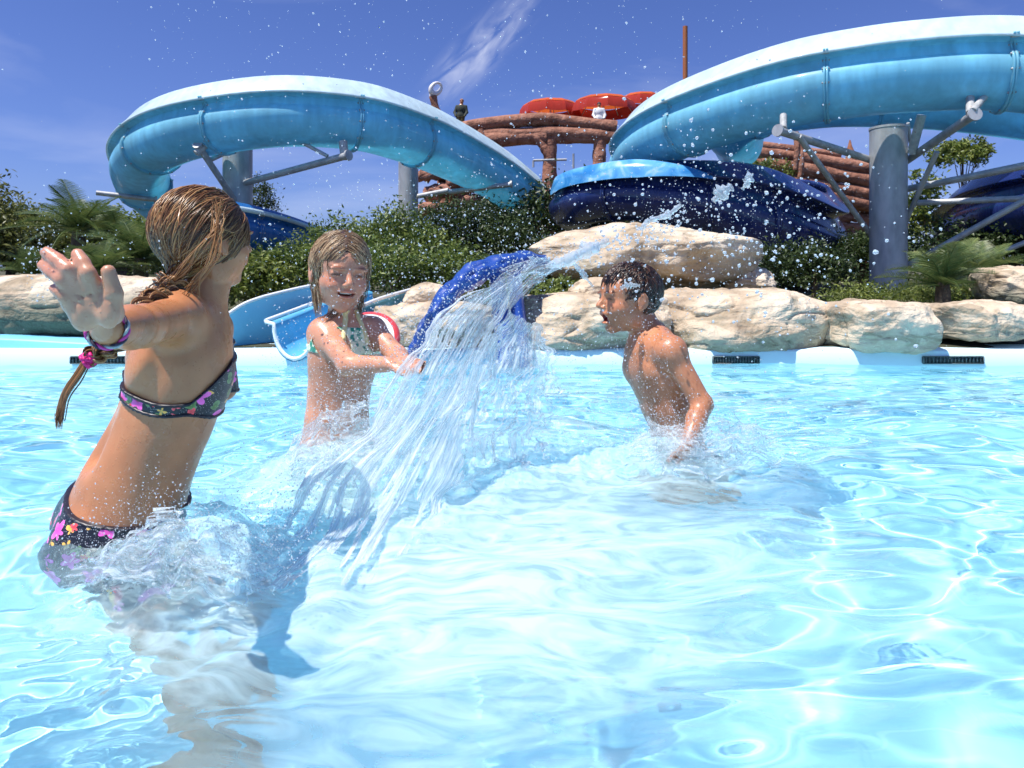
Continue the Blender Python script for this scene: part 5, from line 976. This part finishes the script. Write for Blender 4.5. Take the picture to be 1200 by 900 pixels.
# ---- small far figures on the bridge
def far_person(px, py_foot, d, hpx, face, lab, shirt, trousers, hairc, lean=0):
    H_ = R(hpx, d); b = P(px, py_foot, d); S = SDF(b - (H_ * .35, H_ * .3, .02), b + np.array([H_ * .35, H_ * .3, H_ * 1.08]), H_ / 75, cap=H_ * .06); u = H_; k = .03 * u; X = lambda x, y, z: b + np.array([x + lean * z, y, z]) * u
    for s in (-1, 1): S.cone(X(s * .06, 0, .03), X(s * .06, 0, .27), .032 * u, .045 * u, k); S.cone(X(s * .06, 0, .27), X(s * .05, 0, .5), .045 * u, .065 * u, k); S.cone(X(s * .06, 0, .02), X(s * .06, -.08, .02), .025 * u, .02 * u, k); S.cone(X(s * .12, 0, .79), X(s * .17, -.02, .62), .04 * u, .03 * u, k); S.cone(X(s * .17, -.02, .62), X(s * .13, -.12, .52), .03 * u, .022 * u, k); S.cone(X(s * .13, -.12, .52), X(s * .12, -.15, .49), .024 * u, .018 * u, k)
    S.ell(X(0, 0, .72), (.13 * u, .08 * u, .14 * u), np.eye(3), k); S.ell(X(0, 0, .55), (.11 * u, .075 * u, .10 * u), np.eye(3), k); S.cone(X(0, 0, .8), X(0, 0, .88), .04 * u, .038 * u, k); S.ell(X(0, 0, .93), (.052 * u, .062 * u, .072 * u), np.eye(3), k * .5); S.ell(X(0, -.055, .92), (.012 * u, .02 * u, .018 * u), np.eye(3), k * .5)
    o = make_person(S, M_SKIN, lambda V: np.ones((len(V), 3))); tag(o, lab, 'person'); x, y, z = S.coords(); zz = (z - b[2]) / u + 0 * x + 0 * y
    if shirt: clothes(S, np.maximum(zz - .83, .48 - zz), mat('shirt', shirt, .8), 'shirt', o, .008 * u)
    clothes(S, np.maximum(zz - .51, .28 - zz), mat('shorts', trousers, .8), 'shorts', o, .010 * u)
    clothes(S, np.maximum(.935 - zz - .25 * (y - b[1]) / u, zz - 1.2), mat('hair or cap', hairc, .7), 'hair', o, .010 * u); return o
far_person(702, 160, 17.7, 40, 1, 'distant person in a white shirt and dark cap standing on the log bridge', (.75, .75, .74), (.08, .08, .10), (.02, .02, .03))
far_person(538, 158, 17.6, 42, 1, 'distant person in dark clothes left of the log bridge beside the shell post', (.03, .04, .03), (.10, .08, .03), (.25, .12, .09), .08)
# ------------------------------------------------------------------ splashes
def splash_fn(opac):
    def fn(t, b):
        L = t.links.new; out = t.nodes['Material Output']; gl = N(t, 'BsdfGlass', IOR=1.33, Roughness=.0); gl.inputs[0].default_value = (.97, .99, 1, 1)
        a = N(t, 'Attribute', attribute_name='foam'); d = N(t, 'BsdfDiffuse'); d.inputs[0].default_value = (.9, .95, .97, 1); tl = N(t, 'BsdfTranslucent'); tl.inputs[0].default_value = (.9, .95, .98, 1); ms = N(t, 'MixShader'); ms.inputs[0].default_value = .5
        L(d.outputs[0], ms.inputs[1]); L(tl.outputs[0], ms.inputs[2]); tr = N(t, 'BsdfTransparent'); tr.inputs[0].default_value = (.94, .975, .985, 1); gg = N(t, 'MixShader'); gg.inputs[0].default_value = .30; L(tr.outputs[0], gg.inputs[1]); L(gl.outputs[0], gg.inputs[2])
        mx = N(t, 'MixShader'); m = N(t, 'Math', operation='MULTIPLY'); L(a.outputs['Fac'], m.inputs[0]); m.inputs[1].default_value = opac; L(m.outputs[0], mx.inputs[0]); L(gg.outputs[0], mx.inputs[1]); L(ms.outputs[0], mx.inputs[2]); L(mx.outputs[0], out.inputs[0])
    return fn
M_SHEET = mat('thrown water', fn=splash_fn(.75))
def drop_fn(t, b):
    L = t.links.new; out = t.nodes['Material Output']; gl = N(t, 'BsdfGlass', IOR=1.33, Roughness=.04); d = N(t, 'BsdfDiffuse'); d.inputs[0].default_value = (.92, .96, 1, 1); tl = N(t, 'BsdfTranslucent'); tl.inputs[0].default_value = (.92, .96, 1, 1)
    ms = N(t, 'MixShader'); ms.inputs[0].default_value = .5; L(d.outputs[0], ms.inputs[1]); L(tl.outputs[0], ms.inputs[2]); tr = N(t, 'BsdfTransparent'); g2_ = N(t, 'MixShader'); g2_.inputs[0].default_value = .35; L(gl.outputs[0], g2_.inputs[1]); L(tr.outputs[0], g2_.inputs[2]); mx = N(t, 'MixShader'); mx.inputs[0].default_value = .42; L(g2_.outputs[0], mx.inputs[1]); L(ms.outputs[0], mx.inputs[2]); L(mx.outputs[0], out.inputs[0])
M_DROP = mat('water drops', fn=drop_fn)
def sheet(name, lab, left, right, nu, nv, thick, seed, foamf, hole=.0, bulge=.06, tail=1.0, head_=0.0):
    l = catmull([P(*p) for p in left], nu); r = catmull([P(*p) for p in right], nu); u = np.linspace(0, 1, nu)[:, None]; v = np.linspace(0, 1, nv)[None, :]
    pos = l[:, None] * (1 - v[..., None]) + r[:, None] * v[..., None]; w = np.linalg.norm(l - r, axis=1)[:, None]
    n = np.array([.25, -.95, .2]); U, Vv = np.broadcast_arrays(u, v); st = lambda a, b, s: vnoise(np.stack([U * a, Vv * b, 0 * U + s], -1), seed + s)
    dsp = bulge * np.sin(np.pi * Vv) * (.2 + U) + .022 * st(5, 5, 1) + .010 * st(9, 16, 2) + .0045 * st(20, 44, 3) + .003 * st(44, 100, 4)
    pos = pos + n * (dsp * (.25 + np.minimum(w, .5) * 1.6))[..., None]; pos[..., 0] += .02 * st(9, 3, 5) * np.minimum(w, .3) * 3; pos[..., 2] += .018 * st(14, 4, 6)
    fray = .02 * vnoise(np.stack([U * 30, Vv * 3, 0 * U], -1), seed + 9); pos[..., 0] += fray * np.abs(2 * Vv - 1)**3
    th = thick * (.35 + .65 * np.abs(st(8, 26, 7)) * 2) * np.clip(4 * Vv * (1 - Vv), .03, 1)**.5; F_ = np.clip(foamf(U, Vv, st), 0, 1)
    front = pos + n * th[..., None] / 2; back = pos - n * th[..., None] / 2; q = grid_faces(nu, nv); keepq = np.ones(len(q), bool)
    if hole:
        hv = (fbm(np.stack([U * 16, Vv * 26, 0 * U], -1), 3, seed + 11)).ravel(); lim = .95 - hole * np.clip(U.ravel() * 1.0, 0, 1) - .45 * np.abs(2 * Vv.ravel() - 1)**2 - 1.3 * np.clip((U.ravel() - .78) / .22, 0, 1)**1.5 * tail - 1.2 * head_ * np.clip((.22 - U.ravel()) / .22, 0, 1); keepq = hv[q].mean(1) < lim[q].mean(1)
    F = np.concatenate([q[keepq], (q[keepq] + nu * nv)[:, ::-1]]); o = mesh_np(name, np.concatenate([front.reshape(-1, 3), back.reshape(-1, 3)]), F, M_SHEET, attr={'foam': np.concatenate([F_.ravel()] * 2)})
    return tag(o, lab, 'splash', kind='stuff')
sheet('water_splash', 'tall curving sheet of clear water thrown up from the pool between the middle girl and the boy',
      [(700, 288, 2.25), (668, 296, 2.15), (630, 306, 2.05), (585, 324, 1.98), (545, 345, 1.92), (505, 388, 1.86), (468, 436, 1.80), (420, 500, 1.72), (360, 570, 1.60), (298, 640, 1.44), (240, 705, 1.24)],
      [(704, 292, 2.25), (676, 306, 2.15), (650, 316, 2.05), (628, 330, 2.0), (608, 358, 1.96), (592, 398, 1.92), (575, 440, 1.88), (556, 490, 1.80), (530, 560, 1.72), (508, 612, 1.58), (488, 665, 1.38)],
      420, 190, .010, 3, lambda U, V, st: np.clip((U - .35) * .7, 0, .32) + .55 * np.exp(-(V / .04)**2) * (U < .8) + .75 * np.clip(1 - np.abs(st(6, 60, 8)) * 4.5, 0, 1) * (.35 + .4 * U) + .35 * np.clip(1 - np.abs(st(16, 110, 9)) * 4, 0, 1) + .3 * np.clip(st(40, 90, 10), 0, 1) * U, .52, .06, .6)
# large ruffled lip of water round the near girl's hips
sheet('water_splash', 'ruffled wave of water curling against the near girl\'s hip', [(138, 636, 1.24), (165, 616, 1.22), (205, 602, 1.20), (250, 606, 1.22), (300, 622, 1.26), (350, 645, 1.30)], [(60, 690, 1.16), (120, 690, 1.10), (190, 692, 1.06), (250, 700, 1.06), (310, 706, 1.10), (350, 690, 1.18)],
      200, 110, .010, 40, lambda U, V, st: .04 + .3 * np.exp(-(V / .08)**2) + .45 * np.clip(1 - np.abs(st(18, 16, 8)) * 4, 0, 1) + .35 * np.clip(st(60, 60, 9), 0, 1), .9, .05, 1.0, 1.0)
sheet('water_splash', 'wide thin veil of water falling behind the tall curving sheet', [(600, 365, 2.12), (560, 400, 2.1), (520, 438, 2.04), (462, 484, 1.96), (405, 530, 1.86), (340, 580, 1.76)],
      [(640, 385, 2.2), (650, 412, 2.18), (655, 442, 2.14), (655, 475, 2.08), (650, 515, 2.0), (640, 562, 1.92)], 260, 160, .008, 60, lambda U, V, st: .10 + .5 * np.clip(1 - np.abs(st(7, 50, 8)) * 4, 0, 1) + .3 * np.clip(st(40, 70, 9), 0, 1), .75, .04)
sheet('water_splash', 'low ragged crown of water round the boy\'s arm and waist', [(742, 508, 2.12), (775, 492, 2.06), (805, 500, 2.0), (840, 486, 2.02), (880, 492, 2.1), (930, 520, 2.2)], [(735, 548, 2.02), (772, 556, 1.96), (806, 560, 1.92), (850, 556, 1.94), (890, 552, 2.02), (940, 548, 2.12)],
      150, 70, .007, 70, lambda U, V, st: .12 + .4 * np.clip(1 - np.abs(st(24, 20, 8)) * 3.5, 0, 1) + .25 * np.clip(st(60, 50, 9), 0, 1), .7, .04)
sheet('water_splash', 'low ragged wall of water in front of the middle girl\'s waist', [(345, 520, 1.98), (365, 486, 1.94), (392, 478, 1.9), (425, 470, 1.86), (460, 462, 1.84), (490, 470, 1.84)], [(320, 575, 1.88), (355, 574, 1.84), (392, 572, 1.8), (430, 568, 1.78), (465, 566, 1.78), (500, 560, 1.78)],
      160, 90, .008, 80, lambda U, V, st: .12 + .4 * np.clip(1 - np.abs(st(24, 20, 8)) * 3.5, 0, 1) + .25 * np.clip(st(60, 50, 9), 0, 1), .7, .04)
# drops: tiny icospheres, one object per cloud
PHI = (1 + 5**.5) / 2; ICO = np.array([(-1, PHI, 0), (1, PHI, 0), (-1, -PHI, 0), (1, -PHI, 0), (0, -1, PHI), (0, 1, PHI), (0, -1, -PHI), (0, 1, -PHI), (PHI, 0, -1), (PHI, 0, 1), (-PHI, 0, -1), (-PHI, 0, 1)]) / math.sqrt(1 + PHI * PHI)
ICF = np.array([(0, 11, 5), (0, 5, 1), (0, 1, 7), (0, 7, 10), (0, 10, 11), (1, 5, 9), (5, 11, 4), (11, 10, 2), (10, 7, 6), (7, 1, 8), (3, 9, 4), (3, 4, 2), (3, 2, 6), (3, 6, 8), (3, 8, 9), (4, 9, 5), (2, 4, 11), (6, 2, 10), (8, 6, 7), (9, 8, 1)])
def ico2():
    V = list(map(tuple, ICO)); F = []; cache = {}
    def mid(a, b):
        k = (min(a, b), max(a, b))
        if k not in cache: m = (np.array(V[a]) + V[b]) / 2; V.append(tuple(m / np.linalg.norm(m))); cache[k] = len(V) - 1
        return cache[k]
    for a, b, c in ICF: ab, bc, ca = mid(a, b), mid(b, c), mid(c, a); F += [(a, ab, ca), (b, bc, ab), (c, ca, bc), (ab, bc, ca)]
    return np.array(V), np.array(F)
I2V, I2F = ico2()
def drops(name, lab, pos, rad, stretch, big=False, m=None):
    V0, F0 = (I2V, I2F) if big else (ICO, ICF); n = len(pos); st = stretch / (np.linalg.norm(stretch, axis=1)[:, None] + 1e-9); e = 1 + np.linalg.norm(stretch, axis=1)
    V = V0[None] * rad[:, None, None]; al = (V @ st[..., None]); V = V + al * st[:, None] * (e[:, None, None] - 1)
    if big: V = V * (1 + .22 * vnoise(V0[None] * 1.7 + pos[:, None] * 90, 5)[..., None])
    V = V + pos[:, None]; F = (F0[None] + (np.arange(n) * len(V0))[:, None, None]).reshape(-1, 3); return tag(mesh_np(name, V.reshape(-1, 3), F, m or M_DROP), lab, 'drops', kind='stuff')
def cloud(n, px, py, d, sp_, smin=.6, smax=3.2, pw=3.0, seed=0, st=.5):
    """n drops scattered about points in space; size in millimetres"""
    r = np.random.default_rng(seed); px, py, d = np.broadcast_to(px, n), np.broadcast_to(py, n), np.broadcast_to(d, n); p = np.stack([(px - 600) / FPX * d, d, CAMH + (HOR - py) / FPX * d], -1) + r.normal(size=(n, 3)) * sp_
    rad = (smin + (smax - smin) * r.random(n)**pw) / 1000; s = r.normal(size=(n, 3)) * st * .4 + np.array([.3, 0, .4]) * st * r.random(n)[:, None]; return p, rad, s
r = np.random.default_rng(77)
def along(pts, n, seed): r_ = np.random.default_rng(seed); c = catmull(pts, 200); k = r_.integers(0, 200, n); return c[k, 0], c[k, 1], c[k, 2]
sets = []
a = along([(705, 286, 2.25), (640, 303, 2.05), (560, 335, 1.95), (490, 400, 1.85), (420, 500, 1.72), (330, 600, 1.6), (250, 690, 1.45)], 3600, 1); sets.append(cloud(3600, *a, .035, .4, 2.6, 3, 2))
a = along([(705, 288, 2.2), (760, 275, 2.25), (800, 245, 2.3)], 420, 2); sets.append(cloud(420, *a, .03, .8, 5.0, 2.5, 3))
sets.append(cloud(5200, r.normal(465, 70, 5200), r.normal(425, 60, 5200), r.uniform(1.7, 2.05, 5200), .03, .35, 2.0, 3.5, 4))        # spray round the middle girl
sets.append(cloud(6500, r.normal(560, 110, 6500), r.normal(455, 42, 6500), r.uniform(1.8, 2.7, 6500), .03, .4, 2.2, 3.5, 5))
sets.append(cloud(2600, r.normal(840, 55, 2600), r.normal(520, 22, 2600), r.uniform(2.0, 2.5, 2600), .03, .4, 2.4, 3.5, 6))
sets.append(cloud(1500, r.normal(765, 32, 1500), r.normal(410, 45, 1500), r.uniform(1.95, 2.2, 1500), .02, .4, 1.9, 3.5, 7))
sets.append(cloud(3000, r.uniform(300, 980, 3000), r.normal(300, 75, 3000), r.uniform(1.6, 3.4, 3000), .02, .4, 3.2, 5, 8))
sets.append(cloud(1500, r.normal(870, 90, 1500), r.normal(265, 60, 1500), r.uniform(1.6, 3.0, 1500), .02, .6, 5.5, 4.5, 9, .3))
sets.append(cloud(1200, r.uniform(380, 640, 1200), r.uniform(210, 380, 1200), r.uniform(1.8, 3.2, 1200), .02, .5, 2.8, 4, 10))
sets.append(cloud(1000, r.normal(610, 260, 1000), r.uniform(-20, 250, 1000), r.uniform(1.4, 3.5, 1000), .02, .35, 1.9, 4, 11))
sets.append(cloud(260, r.uniform(40, 330, 260), r.normal(270, 40, 260), r.uniform(1.0, 2.2, 260), .02, .4, 1.8, 4, 12))
sets.append(cloud(200, r.normal(50, 12, 200), r.normal(310, 22, 200), r.uniform(.86, .94, 200), .004, .35, 1.4, 3, 13))
sets.append(cloud(3800, r.normal(235, 75, 3800), r.normal(640, 32, 3800), r.uniform(1.05, 1.45, 3800), .02, .3, 1.5, 4, 14))
sets.append(cloud(2500, r.normal(370, 70, 2500), r.normal(560, 60, 2500), r.uniform(1.4, 1.9, 2500), .03, .3, 1.6, 4, 15))
sets.append(cloud(9000, r.normal(430, 65, 9000), r.normal(490, 30, 9000), r.uniform(1.75, 2.1, 9000), .02, .3, 1.5, 4, 16))
sets.append(cloud(9000, r.normal(600, 60, 9000), r.normal(480, 40, 9000), r.uniform(1.95, 2.6, 9000), .03, .35, 1.7, 4, 17))
sets.append(cloud(3500, r.normal(805, 30, 3500), r.normal(520, 16, 3500), r.uniform(1.9, 2.15, 3500), .015, .35, 1.8, 4, 18))
sets.append(cloud(6000, r.normal(900, 60, 6000), r.normal(510, 26, 6000), r.uniform(2.0, 2.8, 6000), .02, .35, 1.8, 4, 19))
sets.append(cloud(900, r.uniform(180, 900, 900), r.uniform(-30, 260, 900), r.uniform(1.2, 2.6, 900), .02, .5, 2.4, 3, 20))
sets.append(cloud(7000, r.normal(520, 75, 7000), r.normal(520, 70, 7000), r.uniform(1.6, 2.0, 7000), .03, .3, 1.6, 4, 21))
sets.append(cloud(6000, r.normal(230, 70, 6000), r.normal(630, 34, 6000), r.uniform(1.1, 1.35, 6000), .02, .3, 1.5, 4, 22))
sets.append(cloud(5000, r.normal(800, 40, 5000), r.normal(510, 20, 5000), r.uniform(1.9, 2.15, 5000), .015, .35, 1.9, 4, 23))
sets.append(cloud(14000, r.normal(545, 60, 14000), r.normal(480, 48, 14000), r.uniform(1.75, 2.2, 14000), .03, .3, 1.3, 4, 24))
sets.append(cloud(6000, r.normal(420, 60, 6000), r.normal(560, 50, 6000), r.uniform(1.45, 1.8, 6000), .03, .3, 1.3, 4, 25))
p = np.concatenate([s[0] for s in sets]); q = np.concatenate([s[1] for s in sets]); s_ = np.concatenate([s[2] for s in sets]); wz = water_z(p[:, 0], p[:, 1]); k = p[:, 2] > wz - .001; p, q, s_ = p[k], q[k], s_[k]
big = q > .0026; drops('water_drops', 'fine spray of countless droplets hanging in the air over the pool', p[~big], q[~big], s_[~big]); drops('water_drops', 'larger glinting drops flung up in front of the navy flume and boulder', p[big], q[big], s_[big], True)
# knots of water above the boulder
def blob(pts, rpx, d, lab, seed, seg=16, n=46):
    c = catmull([P(*q) for q in pts], n); t = np.linspace(0, 1, n); mb = MB(); th = np.linspace(0, 2 * np.pi, seg, endpoint=False); rr = R(rpx, d) * (.45 + .55 * np.sin(np.pi * t)) * (1 + .55 * vnoise(np.stack([t * 13, 0 * t, 0 * t + seed], -1), seed)); g_ = np.gradient(c, axis=0); g_ /= np.linalg.norm(g_, axis=1)[:, None]; A = np.cross(g_, [0, 1., .1]); A /= np.linalg.norm(A, axis=1)[:, None]; B = np.cross(A, g_)
    f = 1 + .5 * vnoise(np.stack([np.tile(t[:, None] * 16, (1, seg)), np.tile(np.cos(th) * 1.6, (n, 1)), np.tile(np.sin(th) * 1.6, (n, 1)) + seed], -1), seed + 3); V = c[:, None] + (rr[:, None] * f)[..., None] * (np.cos(th)[None, :, None] * A[:, None] + np.sin(th)[None, :, None] * B[:, None]); o = mesh_np('water_splash', V, grid_faces(n, seg, True), M_SHEET, attr={'foam': np.full(n * seg, .35)}); return tag(o, lab, 'splash', kind='stuff')
blob([(752, 275, 2.2), (756, 262, 2.2), (768, 256, 2.2), (782, 252, 2.2), (798, 240, 2.2)], 3.2, 2.2, 'twisted thread of water above the flat boulder', 1); blob([(836, 236, 2.1), (846, 226, 2.1), (858, 218, 2.1)], 6, 2.1, 'lump of flying water before the navy flume', 2); blob([(870, 222, 2.2), (878, 210, 2.2), (876, 200, 2.2)], 3.5, 2.2, 'small upright lump of flying water beside the larger lump', 3)
blob([(640, 312, 2.0), (668, 304, 2.05), (690, 293, 2.1), (712, 283, 2.15)], 6, 2.1, 'lumpy tip of the thrown water over the boulder', 4, n=70); blob([(672, 308, 2.05), (684, 322, 2.1), (695, 336, 2.1)], 2.5, 2.1, 'thin drip of water falling from the thrown water', 5)
blob([(727, 338, 2.05), (736, 334, 2.05), (750, 335, 2.05)], 4.0, 2.05, 'flat white drop of water on the boy\'s temple', 6)
